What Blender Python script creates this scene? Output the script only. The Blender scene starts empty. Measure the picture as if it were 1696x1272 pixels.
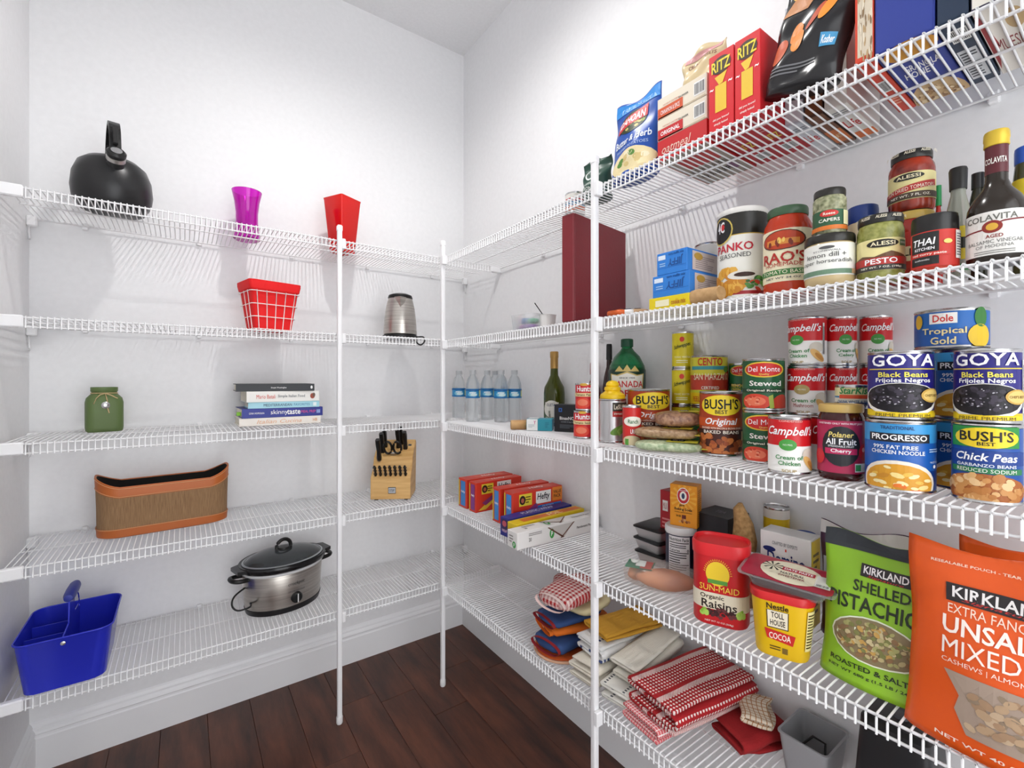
import bpy, bmesh, math, random
from mathutils import Vector, Matrix
R = math.radians
random.seed(7)
SC = bpy.context.scene
COL = SC.collection

# ------------------------------------------------------------------ camera
F, CX, CY, H = 766.0, 848.0, 628.0, 1.15          # focal length / principal point in photo pixels, eye height
CAMX, CAMY = -1.081, -1.920
YAW = R(35.35)
FW = (math.sin(YAW), math.cos(YAW)); RG = (math.cos(YAW), -math.sin(YAW))
cd = bpy.data.cameras.new('camera'); cam = bpy.data.objects.new('camera', cd); COL.objects.link(cam)
cam.location = (CAMX, CAMY, H); cam.rotation_euler = (R(90), 0, -YAW)
cd.sensor_width = 36; cd.lens = F / 1696 * 36; cd.shift_y = -(636 - CY) / 1696; cd.clip_start = .02
SC.camera = cam
# ------------------------------------------------------------------ world, lights, exposure
w = bpy.data.worlds.new('world'); SC.world = w; w.use_nodes = True
w.node_tree.nodes['Background'].inputs[0].default_value = (.955, .975, 1, 1)
w.node_tree.nodes['Background'].inputs[1].default_value = 2.75
SC.view_settings.view_transform = 'Standard'; SC.view_settings.look = 'None'
SC.view_settings.gamma = 1; SC.view_settings.use_curve_mapping = False
SC.view_settings.exposure = 0.37
ld = bpy.data.lights.new('ceiling_bulb', 'SPOT'); ld.energy = 27; ld.spot_size = R(168); ld.spot_blend = .9;   # recessed downlight
ld.shadow_soft_size = .035; ld.shadow_soft_size = .035; ld.color = (1, .98, .955)
lo = bpy.data.objects.new('ceiling_bulb', ld); COL.objects.link(lo); lo.location = (-.70, -.92, 2.58)

# ------------------------------------------------------------------ pixel -> place
def ray(u):
    k = (u - CX) / F
    return (k * RG[0] + FW[0], k * RG[1] + FW[1]), 1 / math.sqrt(1 + k * k)
def at(u, v, z):
    d, _ = ray(u); t = F * (H - z) / (v - CY)
    return Vector((CAMX + d[0] * t, CAMY + d[1] * t, z))
def onx(u, x):
    d, _ = ray(u); t = (x - CAMX) / d[0]
    return Vector((x, CAMY + d[1] * t, 0)), t
def ony(u, y):
    d, _ = ray(u); t = (y - CAMY) / d[1]
    return Vector((CAMX + d[0] * t, y, 0)), t
def dep(x, y): return (x - CAMX) * FW[0] + (y - CAMY) * FW[1]
def zat(v, t): return H - (v - CY) / F * t
def fitv(u0, u1, vb, z):
    """round thing whose front foot shows at pixel row vb on a shelf at height z"""
    u = (u0 + u1) / 2; d, c = ray(u); tf = F * (H - z) / (vb - CY); r = 0
    for _ in range(6):
        t = tf + r * c; r = (u1 - u0) * t * c / (2 * F)
    return CAMX + d[0] * t, CAMY + d[1] * t, r, tf
def fits(u0, u1, sb):
    """round thing whose centre stands sb metres behind the front edge of a right-hand shelf"""
    u = (u0 + u1) / 2; p, t = onx(u, XF + sb); _, c = ray(u)
    r = (u1 - u0) * t * c / (2 * F)
    return p.x, p.y, r, t - r * c
def facing(x, y, turn=0): return math.atan2(CAMX - x, -(CAMY - y)) + R(turn)

# ------------------------------------------------------------------ materials
def lin(c): return c / 12.92 if c <= .04045 else ((c + .055) / 1.055) ** 2.4
def rgb(h):
    if not isinstance(h, str): return h
    h = h.lstrip('#')
    if len(h) == 3: h = ''.join(c * 2 for c in h)
    return tuple(lin(int(h[i:i + 2], 16) / 255) for i in (0, 2, 4))
MC = {}
def mat(col, rough=.5, metal=0, trans=0, alpha=1, bump=0, bscale=200, spec=.5):
    key = (col, rough, metal, trans, alpha, bump, bscale)
    if key in MC: return MC[key]
    m = bpy.data.materials.new('m_%s' % str(col)); m.use_nodes = True
    n = m.node_tree; b = n.nodes['Principled BSDF']
    c = rgb(col); b.inputs['Base Color'].default_value = (*c, 1); b.inputs['Roughness'].default_value = rough
    b.inputs['Metallic'].default_value = metal; b.inputs['Transmission Weight'].default_value = trans
    b.inputs['Alpha'].default_value = alpha; b.inputs['IOR'].default_value = 1.45
    if bump:
        t = n.nodes.new('ShaderNodeTexNoise'); t.inputs['Scale'].default_value = bscale; t.inputs['Detail'].default_value = 3
        tc = n.nodes.new('ShaderNodeTexCoord'); n.links.new(tc.outputs['Object'], t.inputs['Vector'])
        bp = n.nodes.new('ShaderNodeBump'); bp.inputs['Strength'].default_value = bump; bp.inputs['Distance'].default_value = .002
        n.links.new(t.outputs['Fac'], bp.inputs['Height']); n.links.new(bp.outputs['Normal'], b.inputs['Normal'])
    MC[key] = m; return m
def noisy(name, c1, c2, scale, rough=.6, stretch=(1, 1, 1), coord='Object', bump=.2, detail=4):
    if name in MC: return MC[name]
    m = bpy.data.materials.new(name); m.use_nodes = True; n = m.node_tree; b = n.nodes['Principled BSDF']
    tc = n.nodes.new('ShaderNodeTexCoord'); mp = n.nodes.new('ShaderNodeMapping'); mp.inputs['Scale'].default_value = stretch
    t = n.nodes.new('ShaderNodeTexNoise'); t.inputs['Scale'].default_value = scale; t.inputs['Detail'].default_value = detail
    r = n.nodes.new('ShaderNodeValToRGB'); r.color_ramp.elements[0].color = (*rgb(c1), 1); r.color_ramp.elements[1].color = (*rgb(c2), 1)
    r.color_ramp.elements[0].position = .3; r.color_ramp.elements[1].position = .7
    n.links.new(tc.outputs[coord], mp.inputs['Vector']); n.links.new(mp.outputs['Vector'], t.inputs['Vector'])
    n.links.new(t.outputs['Fac'], r.inputs['Fac']); n.links.new(r.outputs['Color'], b.inputs['Base Color'])
    b.inputs['Roughness'].default_value = rough
    bp = n.nodes.new('ShaderNodeBump'); bp.inputs['Strength'].default_value = bump; bp.inputs['Distance'].default_value = .002
    n.links.new(t.outputs['Fac'], bp.inputs['Height']); n.links.new(bp.outputs['Normal'], b.inputs['Normal'])
    MC[name] = m; return m
def cloth(name, base, mode, c2=None, pitch=.012, c3=None):
    """woven patterns laid out on the cloth's own UVs (metres): gingham, dots, lines, weave"""
    if name in MC: return MC[name]
    m = bpy.data.materials.new(name); m.use_nodes = True; n = m.node_tree; b = n.nodes['Principled BSDF']; L = n.links.new
    b.inputs['Roughness'].default_value = .9
    uv = n.nodes.new('ShaderNodeUVMap'); sp = n.nodes.new('ShaderNodeSeparateXYZ'); L(uv.outputs['UV'], sp.inputs[0])
    def M(op, a, c=None):
        q = n.nodes.new('ShaderNodeMath'); q.operation = op
        for i, v in enumerate((a, c)):
            if v is None: continue
            if isinstance(v, (int, float)): q.inputs[i].default_value = v
            else: L(v, q.inputs[i])
        return q.outputs[0]
    def mix(f, a, c):
        q = n.nodes.new('ShaderNodeMix'); q.data_type = 'RGBA'
        L(f, q.inputs[0])
        for i, v in ((6, a), (7, c)):
            if isinstance(v, tuple): q.inputs[i].default_value = (*v, 1)
            else: L(v, q.inputs[i])
        return q.outputs[2]
    fx = M('FRACT', M('DIVIDE', sp.outputs[0], pitch)); fy = M('FRACT', M('DIVIDE', sp.outputs[1], pitch))
    B, C2 = rgb(base), rgb(c2 or base)
    if mode == 'gingham':
        s = M('MULTIPLY', M('ADD', M('GREATER_THAN', fx, .5), M('GREATER_THAN', fy, .5)), .5); col = mix(s, B, C2)
    elif mode == 'grid':
        s = M('MAXIMUM', M('GREATER_THAN', fx, .82), M('GREATER_THAN', fy, .82)); col = mix(s, B, C2)
    elif mode == 'dots':
        dx = M('SUBTRACT', fx, .5); dy = M('SUBTRACT', fy, .5)
        d = M('ADD', M('MULTIPLY', dx, dx), M('MULTIPLY', dy, dy)); s = M('LESS_THAN', d, .085)
        big = M('FRACT', M('DIVIDE', sp.outputs[0], pitch * 9)); st = M('LESS_THAN', big, .16); pl = M('GREATER_THAN', big, .84)
        chk = M('GREATER_THAN', M('FRACT', M('DIVIDE', M('ADD', sp.outputs[0], sp.outputs[1]), pitch * .5)), .35)
        s2 = M('ADD', M('MULTIPLY', s, M('SUBTRACT', 1, st)), M('MULTIPLY', st, chk)); s3 = M('MULTIPLY', s2, M('SUBTRACT', 1, pl))
        col = mix(s3, B, C2)
    elif mode == 'lines':
        big = M('FRACT', M('DIVIDE', sp.outputs[0], pitch * 6)); s = M('LESS_THAN', big, .12)
        s2 = M('MULTIPLY', s, M('GREATER_THAN', fy, .45)); col = mix(s2, B, C2)
    else:
        s = M('MULTIPLY', M('ADD', fx, fy), .35); col = mix(s, B, C2)
    L(col, b.inputs['Base Color'])
    t = n.nodes.new('ShaderNodeTexNoise'); t.inputs['Scale'].default_value = 260; bp = n.nodes.new('ShaderNodeBump')
    tc = n.nodes.new('ShaderNodeTexCoord'); L(tc.outputs['Object'], t.inputs['Vector'])
    bp.inputs['Strength'].default_value = .5; bp.inputs['Distance'].default_value = .002; L(t.outputs['Fac'], bp.inputs['Height']); L(bp.outputs['Normal'], b.inputs['Normal'])
    MC[name] = m; return m
WHITE = mat('#f4f4f4', .35); STEEL = mat('#b9b6b2', .28, 1); TIN = mat('#c9c9c9', .25, 1)
BLACK = mat('#141414', .35); GLASSC = mat('#f2f6f6', .05, 0, 1)

# ------------------------------------------------------------------ mesh helpers
def mk(name, V, Fc, mats, parent=None, smooth=False, mi=None):
    me = bpy.data.meshes.new(name); me.from_pydata([tuple(v) for v in V], [], Fc)
    for m in (mats if isinstance(mats, (list, tuple)) else [mats]): me.materials.append(m)
    if mi: me.polygons.foreach_set('material_index', mi)
    if smooth: me.polygons.foreach_set('use_smooth', [True] * len(me.polygons))
    me.update(); o = bpy.data.objects.new(name, me); COL.objects.link(o)
    if parent: o.parent = parent
    return o
def tag(o, label, cat, group=None):
    o['label'] = label; o['category'] = cat
    if group: o['group'] = group
    return o
def put(o, x, y, z, rz=0, rx=0, ry=0):
    o.location = (x, y, z); o.rotation_euler = (rx, ry, rz); return o
def empty(name, loc=(0, 0, 0), rz=0):
    o = bpy.data.objects.new(name, None); COL.objects.link(o); o.location = loc; o.rotation_euler = (0, 0, rz); o.empty_display_size = .02; return o
def autosmooth(o, ang=40):
    me = o.data; me.polygons.foreach_set('use_smooth', [True] * len(me.polygons))
    bm = bmesh.new(); bm.from_mesh(me)
    for e in bm.edges:
        if len(e.link_faces) == 2 and e.calc_face_angle(0) > R(ang): e.smooth = False
    bm.to_mesh(me); bm.free()
    return o
def lathe(name, prof, m, parent=None, n=36, smooth=True, mi=None, sharp=38):
    V, Fc, idx = [], [], []
    for r, z in prof:
        if r < 1e-6: idx.append([len(V)]); V.append((0, 0, z))
        else:
            idx.append(list(range(len(V), len(V) + n)))
            V += [(r * math.sin(2 * math.pi * i / n), -r * math.cos(2 * math.pi * i / n), z) for i in range(n)]
    mm = []
    for k in range(len(prof) - 1):
        a, b = idx[k], idx[k + 1]
        for i in range(n):
            j = (i + 1) % n
            if len(a) == 1 and len(b) == 1: continue
            if len(a) == 1: Fc.append((a[0], b[j], b[i]))
            elif len(b) == 1: Fc.append((a[i], a[j], b[0]))
            else: Fc.append((a[i], a[j], b[j], b[i]))
            mm.append(mi[k] if mi else 0)
    o = mk(name, V, Fc, m, parent, smooth, mm)
    return autosmooth(o, sharp) if smooth else o
def rr(hw, hd, rad, z, n=6, dz=None):
    """rounded rectangle loop, counter-clockwise from above"""
    P = []; rad = min(rad, hw, hd)
    for cx, cy, a0 in ((hw - rad, hd - rad, 0), (-hw + rad, hd - rad, 90), (-hw + rad, -hd + rad, 180), (hw - rad, -hd + rad, 270)):
        for i in range(n + 1):
            a = R(a0 + 90 * i / n); x = cx + rad * math.cos(a); y = cy + rad * math.sin(a)
            P.append((x, y, z + (dz(x, y) if dz else 0)))
    return P
def loft(name, loops, m, parent=None, cap0=True, cap1=True, smooth=True, sharp=40, mi=None):
    n = len(loops[0]); V = [p for l in loops for p in l]; Fc = []; mm = []
    for k in range(len(loops) - 1):
        for i in range(n):
            j = (i + 1) % n; Fc.append((k * n + i, k * n + j, k * n + n + j, k * n + n + i)); mm.append(mi[k] if mi else 0)
    if cap0: Fc.append(tuple(range(n - 1, -1, -1))); mm.append(mi[0] if mi else 0)
    if cap1: b = (len(loops) - 1) * n; Fc.append(tuple(range(b, b + n))); mm.append(mi[-1] if mi else 0)
    o = mk(name, V, Fc, m, parent, smooth, mm)
    return autosmooth(o, sharp) if smooth else o
def box(name, sx, sy, sz, m, parent=None, loc=(0, 0, 0), bev=.0008, base=True, rz=0):
    bm = bmesh.new(); bmesh.ops.create_cube(bm, size=1)
    for v in bm.verts: v.co = Vector((v.co.x * sx, v.co.y * sy, (v.co.z + (.5 if base else 0)) * sz))
    if bev: bmesh.ops.bevel(bm, geom=bm.edges[:], offset=bev, segments=1, affect='EDGES')
    me = bpy.data.meshes.new(name); bm.to_mesh(me); bm.free(); me.materials.append(m)
    o = bpy.data.objects.new(name, me); COL.objects.link(o); o.location = loc; o.rotation_euler = (0, 0, rz)
    if parent: o.parent = parent
    return o
def tube(path, r, n=6, closed=False):
    """verts, faces of a tube along a polyline"""
    V, Fc = [], []; P = [Vector(p) for p in path]; m = len(P)
    for i, p in enumerate(P):
        if closed: d = (P[(i + 1) % m] - P[i - 1])
        else: d = P[min(i + 1, m - 1)] - P[max(i - 1, 0)]
        d.normalize(); a = Vector((0, 0, 1)) if abs(d.z) < .9 else Vector((1, 0, 0))
        s = d.cross(a).normalized(); t = s.cross(d)
        V += [tuple(p + s * (r * math.cos(2 * math.pi * k / n)) + t * (r * math.sin(2 * math.pi * k / n))) for k in range(n)]
    for i in range(m if closed else m - 1):
        a, b = i * n, ((i + 1) % m) * n
        Fc += [(a + k, a + (k + 1) % n, b + (k + 1) % n, b + k) for k in range(n)]
    if not closed: Fc += [tuple(range(n)), tuple(range(m * n - 1, m * n - n - 1, -1))]
    return V, Fc
def tubes(name, paths, r, m, parent=None, n=6, closed=False):
    V, Fc = [], []
    for p in paths:
        v, f = tube(p, r, n, closed); b = len(V); V += v; Fc += [tuple(b + i for i in q) for q in f]
    return mk(name, V, Fc, m, parent, True)
def arc(c, r, a0, a1, n, ax='xz'):
    out = []
    for i in range(n + 1):
        a = R(a0 + (a1 - a0) * i / n); p = r * math.cos(a); q = r * math.sin(a)
        out.append((c[0] + p, c[1], c[2] + q) if ax == 'xz' else (c[0], c[1] + p, c[2] + q) if ax == 'yz' else (c[0] + p, c[1] + q, c[2]))
    return out
def puff(name, outline, T, m, parent=None, rings=6, cz=0, flat=.5, wob=0):
    """a cushion-like body inflated from an outline (list of x,y), with UVs in metres"""
    n = len(outline); cx = sum(p[0] for p in outline) / n; cy = sum(p[1] for p in outline) / n
    V, Fc = [], []
    prof = [(1, 0)] + [(math.cos(R(90 * k / rings)), math.sin(R(90 * k / rings)) ** flat) for k in range(1, rings)]
    def ring(s, h): return [(cx + (p[0] - cx) * s, cy + (p[1] - cy) * s, cz + h * T / 2 + wob * math.sin(40 * p[0] + 30 * p[1])) for p in outline]
    L = [ring(s, -h) for s, h in reversed(prof[1:])] + [ring(s, h) for s, h in prof]
    for l in L: V += l
    for k in range(len(L) - 1):
        for i in range(n): j = (i + 1) % n; Fc.append((k * n + i, k * n + j, k * n + n + j, k * n + n + i))
    b = len(V); V += [(cx, cy, cz - T / 2), (cx, cy, cz + T / 2)]
    for i in range(n): j = (i + 1) % n; Fc.append((j, i, b)); q = (len(L) - 1) * n; Fc.append((q + i, q + j, b + 1))
    o = mk(name, V, Fc, m, parent, True)
    uv = o.data.uv_layers.new(name='UVMap')
    for lp in o.data.loops: c = o.data.vertices[lp.vertex_index].co; uv.data[lp.index].uv = (c.x, c.y)
    return o
def ribbon(name, prof, L, m, thick=.004, parent=None, nx=10, wob=.0015, seed=0):
    """a cloth folded along a profile (list of y,z), length L along x; UVs in metres"""
    rnd = random.Random(seed); V, Fc = [], []; n = len(prof); acc = [0]
    for i in range(1, n): acc.append(acc[-1] + math.dist(prof[i], prof[i - 1]))
    ph = rnd.random() * 6
    for i, (y, z) in enumerate(prof):
        for k in range(nx + 1):
            x = L * (k / nx - .5); e = wob * math.sin(ph + 5 * k / nx + acc[i] * 18)
            V.append((x + .6 * e, y + e, z + abs(e) * .8))
    for i in range(n - 1):
        for k in range(nx): a = i * (nx + 1) + k; Fc.append((a, a + 1, a + nx + 2, a + nx + 1))
    o = mk(name, V, Fc, m, parent, True); uv = o.data.uv_layers.new(name='UVMap')
    for lp in o.data.loops: vi = lp.vertex_index; uv.data[lp.index].uv = (acc[vi // (nx + 1)], V[vi][0])
    s = o.modifiers.new('thickness', 'SOLIDIFY'); s.thickness = thick; s.offset = 1
    return o
def folds(wid, n, gap, z0=.003, shrink=.004):
    """zig-zag profile of a cloth folded n times"""
    P = []; y0, y1 = -wid / 2, wid / 2
    for k in range(n):
        z = z0 + k * gap; a, b = y0 + shrink * (k % 3), y1 - shrink * ((k + 1) % 3)
        row = [(a + (b - a) * i / 8, z) for i in range(9)]
        if k % 2: row.reverse()
        P += row
        if k < n - 1:
            s = 1 if k % 2 == 0 else -1; ye = row[-1][0]
            P += [(ye + s * gap / 2 * math.sin(R(t)), z + gap / 2 - gap / 2 * math.cos(R(t))) for t in (45, 90, 135)]
    return P

# ------------------------------------------------------------------ flat print (lettering and printed shapes) laid on a surface
TX = {}
def glyphs(s, bold, shear):
    k = (s, bold, shear)
    if k not in TX:
        c = bpy.data.curves.new('t', 'FONT'); c.body = s; c.resolution_u = 2; c.offset = bold; c.shear = shear
        o = bpy.data.objects.new('t', c); COL.objects.link(o); me = bpy.data.meshes.new_from_object(o)
        v = [tuple(p.co) for p in me.vertices]; f = [tuple(p.vertices) for p in me.polygons]
        bpy.data.objects.remove(o); bpy.data.curves.remove(c); bpy.data.meshes.remove(me)
        x0, x1 = min(p[0] for p in v), max(p[0] for p in v); y0, y1 = min(p[1] for p in v), max(p[1] for p in v)
        TX[k] = ([((p[0] - x0) / (x1 - x0) - .5, (p[1] - y0) / max(y1 - y0, 1e-6) - .5) for p in v], f)
    return TX[k]
class Print:
    """x in -1..1 across the face, y in 0..1 up it"""
    def __init__(s, fn, cuts=None, ycuts=None, base=.0004, dl=.00022):
        s.fn, s.cuts, s.ycuts, s.base, s.dl = fn, cuts, ycuts, base, dl; s.V, s.F, s.I, s.M, s.shapes, s.low = [], [], [], [], [], 0
    def add(s, P, Fc, col, layer):
        m = col if not isinstance(col, (str, tuple)) else mat(col, .45)
        if m not in s.M: s.M.append(m)
        s.shapes.append((P, Fc, m, layer)); b = len(s.V); s.V += [(p[0], p[1], layer) for p in P]; s.F += [tuple(b + i for i in f) for f in Fc]; s.I += [s.M.index(m)] * len(Fc)
        return s
    def poly(s, P, col, layer=1): return s.add(P, [tuple(range(len(P)))], col, layer)
    def rect(s, cx, cy, w, h, col, layer=1, rot=0):
        c, q = math.cos(R(rot)), math.sin(R(rot)); P = [(-w / 2, -h / 2), (w / 2, -h / 2), (w / 2, h / 2), (-w / 2, h / 2)]
        return s.poly([(cx + x * c - y * q, cy + x * q + y * c) for x, y in P], col, layer)
    def ell(s, cx, cy, rx, ry, col, layer=1, n=20, a0=0, a1=360, rot=0):
        c, q = math.cos(R(rot)), math.sin(R(rot)); P = []
        m = n if a1 - a0 >= 360 else n + 1
        for i in range(m):
            a = R(a0 + (a1 - a0) * i / n); x, y = rx * math.cos(a), ry * math.sin(a); P.append((cx + x * c - y * q, cy + x * q + y * c))
        return s.poly(P, col, layer)
    def text(s, t, cx, cy, w, h, col, layer=3, bold=.02, shear=0, rot=0):
        v, f = glyphs(t, 0 if 'M' in t else min(bold, .018), shear); c, q = math.cos(R(rot)), math.sin(R(rot))
        return s.add([(cx + x * w * c - y * h * q, cy + x * w * q * .5 + y * h * c) for x, y in v], f, col, layer)
    def blobs(s, cx, cy, rx, ry, n, bx, by, cols, layer=2, seed=1, square=False, n_side=8):
        rd = random.Random(seed)
        for i in range(n):
            while 1:
                a, b = rd.uniform(-1, 1), rd.uniform(-1, 1)
                if square or a * a + b * b < 1: break
            k = rd.uniform(.7, 1.25)
            s.ell(cx + a * rx, max(cy + b * ry, by * k + .012), bx * k, by * k, rd.choice(cols), layer + i * .04, n_side, rot=rd.uniform(-10, 10))
        return s
    def bars(s, cx, cy, w, h, n=14, layer=2, bg='#f4f4f0', seed=3):
        s.rect(cx, cy, w, h, bg, layer); rd = random.Random(seed)
        for i in range(n): s.rect(cx - w * .45 + w * .9 * (i + .5) / n, cy, w * .9 / n * rd.uniform(.3, .75), h * .8, '#22222a', layer + 1)
        return s
    def lines(s, cx, cy, w, h, n, col, layer=2, seed=2, th=.45):
        rd = random.Random(seed)
        for i in range(n):
            ww = w * rd.uniform(.6, 1); s.rect(cx - (w - ww) / 2, cy + h / 2 - h * (i + .5) / n, ww, h / n * th, col, layer)
        return s
    def build(s, parent, name='print'):
        if not s.F: return None
        if 2 <= len(s.shapes) <= 3 and all(len(q[1]) == 1 for q in s.shapes):      # a few plain patches: each a part of its own
            for q in s.shapes:
                k = Print(s.fn, s.cuts, s.ycuts, s.base, s.dl); k.low = s.low; k.add(*q); o = k.build(parent, name)
            return o
        bm = bmesh.new(); vs = [bm.verts.new(v) for v in s.V]
        for f, i in zip(s.F, s.I):
            try: q = bm.faces.new([vs[k] for k in f]); q.material_index = i
            except ValueError: pass
        bmesh.ops.triangulate(bm, faces=bm.faces[:])
        bmesh.ops.bisect_plane(bm, geom=bm.verts[:] + bm.edges[:] + bm.faces[:], plane_co=(0, s.low, 0), plane_no=(0, -1, 0), dist=1e-6, clear_outer=True)
        for ax, cs in ((0, s.cuts), (1, s.ycuts)):
            for c in cs or ():
                no = (1, 0, 0) if ax == 0 else (0, 1, 0); co = (c, 0, 0) if ax == 0 else (0, c, 0)
                bmesh.ops.bisect_plane(bm, geom=bm.verts[:] + bm.edges[:] + bm.faces[:], plane_co=co, plane_no=no, dist=1e-6)
        bm.normal_update()
        for f in bm.faces:
            if f.normal.z < 0: f.normal_flip()
        for v in bm.verts: v.co = Vector(s.fn(v.co.x, v.co.y, s.base + s.dl * v.co.z))
        me = bpy.data.meshes.new(name); bm.to_mesh(me); bm.free()
        for m in s.M: me.materials.append(m)
        o = bpy.data.objects.new(name, me); COL.objects.link(o); o.parent = parent; return o
CYC = [i * .13 for i in range(-13, 14)]
def cylmap(r, h, z0=0):
    return lambda x, y, o: ((r + o) * math.sin(x * 1.35), -(r + o) * math.cos(x * 1.35), z0 + y * h)
def pcyl(r, h, z0=0, **k):
    P = Print(cylmap(r, h, z0), CYC, **k); P.low = .05; return P
def pface(O, X, Y):
    """print on a flat face: centre-bottom O, half-width vector X, height vector Y"""
    O, X, Y = Vector(O), Vector(X), Vector(Y); N = X.cross(Y).normalized()
    return Print(lambda x, y, o: O + X * x + Y * y + N * o)
def bfront(w, d, h): return pface((0, -d / 2, 0), (w / 2, 0, 0), (0, 0, h))
def bleft(w, d, h): return pface((-w / 2, 0, 0), (0, -d / 2, 0), (0, 0, h))
def bright(w, d, h): return pface((w / 2, 0, 0), (0, d / 2, 0), (0, 0, h))
def btop(w, d, h): return pface((0, -d / 2, h), (w / 2, 0, 0), (0, d, 0))
def bbot(w, d, h): return pface((0, d / 2, 0), (w / 2, 0, 0), (0, -d, 0))

# ------------------------------------------------------------------ containers
def can(name, x, y, z, r, h, bands, label, cat, turn=0, group=None, lid=None, rz=None):
    """tin can: ribbed metal body with rims + wrapped paper label in colour bands [(from, colour)...]"""
    o = lathe(name, [(0, .0015), (r * .9, .0015), (r * .93, 0), (r, .0006), (r * 1.015, .002), (r * .985, .004), (r * .985, h - .004), (r * 1.015, h - .002), (r, h - .0004), (r * .95, h), (r * .93, h - .003), (0, h - .003)], lid or TIN)
    zs = [.005 + (h - .01) * b[0] for b in bands] + [h - .005]; prof = []; cols = []; mi = []
    ms = []
    for i, b in enumerate(bands):
        m = mat(b[1], .35)
        if m not in ms: ms.append(m)
        prof += [(r, zs[i]), (r, zs[i + 1])]; mi += [ms.index(m), ms.index(m)]
    lathe('paper_label', prof, ms, o, n=40, mi=mi)
    put(o, x, y, z, facing(x, y, turn) if rz is None else rz); tag(o, label, cat, group)
    return o, pcyl(r + .0002, h)
def jar(name, x, y, z, r, h, fill, lidcol, label, cat, turn=0, group=None, lid_h=.014, neck=.86, lab=None, sq=False, fillmat=None, shoulder=.22, lidr=None):
    """glass jar: filled body, lid, paper label (z0,z1,colour)"""
    bz = h - lid_h; lr = lidr or neck
    o = lathe(name, [(0, .002), (r * .9, 0), (r * .98, .004), (r, .012), (r, bz * (1 - shoulder)), (r * .97, bz * (1 - shoulder * .6)), (r * neck, bz - .003), (r * neck * .97, bz), (0, bz)], fillmat or mat(fill, .12))
    L = lathe('lid', [(0, 0), (r * lr * 1.02, 0), (r * lr * 1.04, .002), (r * lr * 1.04, lid_h * .75), (r * lr, lid_h * .95), (r * lr * .9, lid_h), (r * lr * .86, lid_h - .001), (0, lid_h - .001)], mat(lidcol, .3), o)
    L.location.z = bz - .001
    if lab:
        z0, z1, c = lab; lathe('paper_label', [(r + .0004, z0 * h), (r + .0004, z1 * h)], mat(c, .5), o, n=40)
    put(o, x, y, z, facing(x, y, turn)); tag(o, label, cat, group)
    return o, pcyl(r + .0006, h)
def carton(name, w, d, h, col, label, cat, x, y, z, rz, group=None, bev=.0008):
    o = box(name, w, d, h, mat(col, .42), bev=bev); put(o, x, y, z, rz); tag(o, label, cat, group); return o
def pouch(name, w, h, T, m, x, y, z, rz, label, cat, lean=0, pinch=.1, wr=.004, seed=0, group=None, top=.86, taper=0):
    """stand-up bag with a gusset foot and a flat sealed top; returns the object and a Print for its front"""
    rd = random.Random(seed); ph = [rd.uniform(0, 6) for _ in range(4)]
    def prof(u, v):
        e = max(0., 1 - (2 * u - 1) ** 2) ** .6
        g = 1.0 if v < .25 else max(0., 1 - ((v - .25) / (top - .25)) ** 1.6) if v < top else 0
        return e * (.12 + .88 * g) if v < top else .03 * e
    def hx(v): return w / 2 * (1 - pinch * math.sin(math.pi * min(v / top, 1)) * .5 - taper * v)
    def front(u, v, s=-1):
        x_ = (2 * u - 1) * hx(v); wv = wr * (math.sin(9 * u + 5 * v + ph[0]) + math.sin(14 * v - 7 * u + ph[1])) * (0 if v < .04 else .5)
        return (x_, s * T / 2 * prof(u, v) + wv * (1 - .0 * v), v * h - .006 * (1 if v > .98 else 0) * math.sin(7 * u + ph[2]))
    nu, nv = 22, 26; V, Fc = [], []
    for s in (-1, 1):
        for j in range(nv + 1):
            for i in range(nu + 1):
                p = front(i / nu, j / nv, s); V.append((p[0], p[1] + s * .0004, p[2]))
    N = (nu + 1) * (nv + 1)
    for j in range(nv):
        for i in range(nu):
            a = j * (nu + 1) + i; Fc.append((a, a + 1, a + nu + 2, a + nu + 1)); Fc.append((N + a + 1, N + a, N + a + nu + 1, N + a + nu + 2))
    for i in range(nu): Fc.append((i + 1, i, N + i, N + i + 1)); a = nv * (nu + 1) + i; Fc.append((a, a + 1, N + a + 1, N + a))
    for j in range(nv):
        a = j * (nu + 1); Fc.append((a, a + nu + 1, N + a + nu + 1, N + a)); a += nu; Fc.append((a + nu + 1, a, N + a, N + a + nu + 1))
    o = mk(name, V, Fc, m, None, True); put(o, x, y, z, rz, R(lean)); tag(o, label, cat, group)
    def fn(a, b, off): p = front((a + 1) / 2, b); return (p[0], p[1] - off - .0006, p[2])
    return o, Print(fn, [i / 8 for i in range(-7, 8)], [i / 14 for i in range(1, 14)], base=.0006)

# ================================================================== THE ROOM
XL, YB, ZC = -1.45, -2.75, 2.68
def struct(o): o['kind'] = 'structure'; return o
PAINT = noisy('wall_paint', '#ececed', '#f0f0f1', 60, .55, bump=.06)
def slab(name, x0, x1, y0, y1, z0, z1, m, parent=None, bev=0):
    o = box(name, x1 - x0, y1 - y0, z1 - z0, m, parent, ((x0 + x1) / 2, (y0 + y1) / 2, z0), bev); return o
struct(slab('wall_back', XL - .1, .1, 0, .1, -.02, ZC + .1, PAINT))
struct(slab('wall_right', 0, .1, YB - .1, 0, -.02, ZC + .1, PAINT))
struct(slab('wall_left', XL - .1, XL, YB - .1, 0, -.02, ZC + .1, PAINT))
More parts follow.
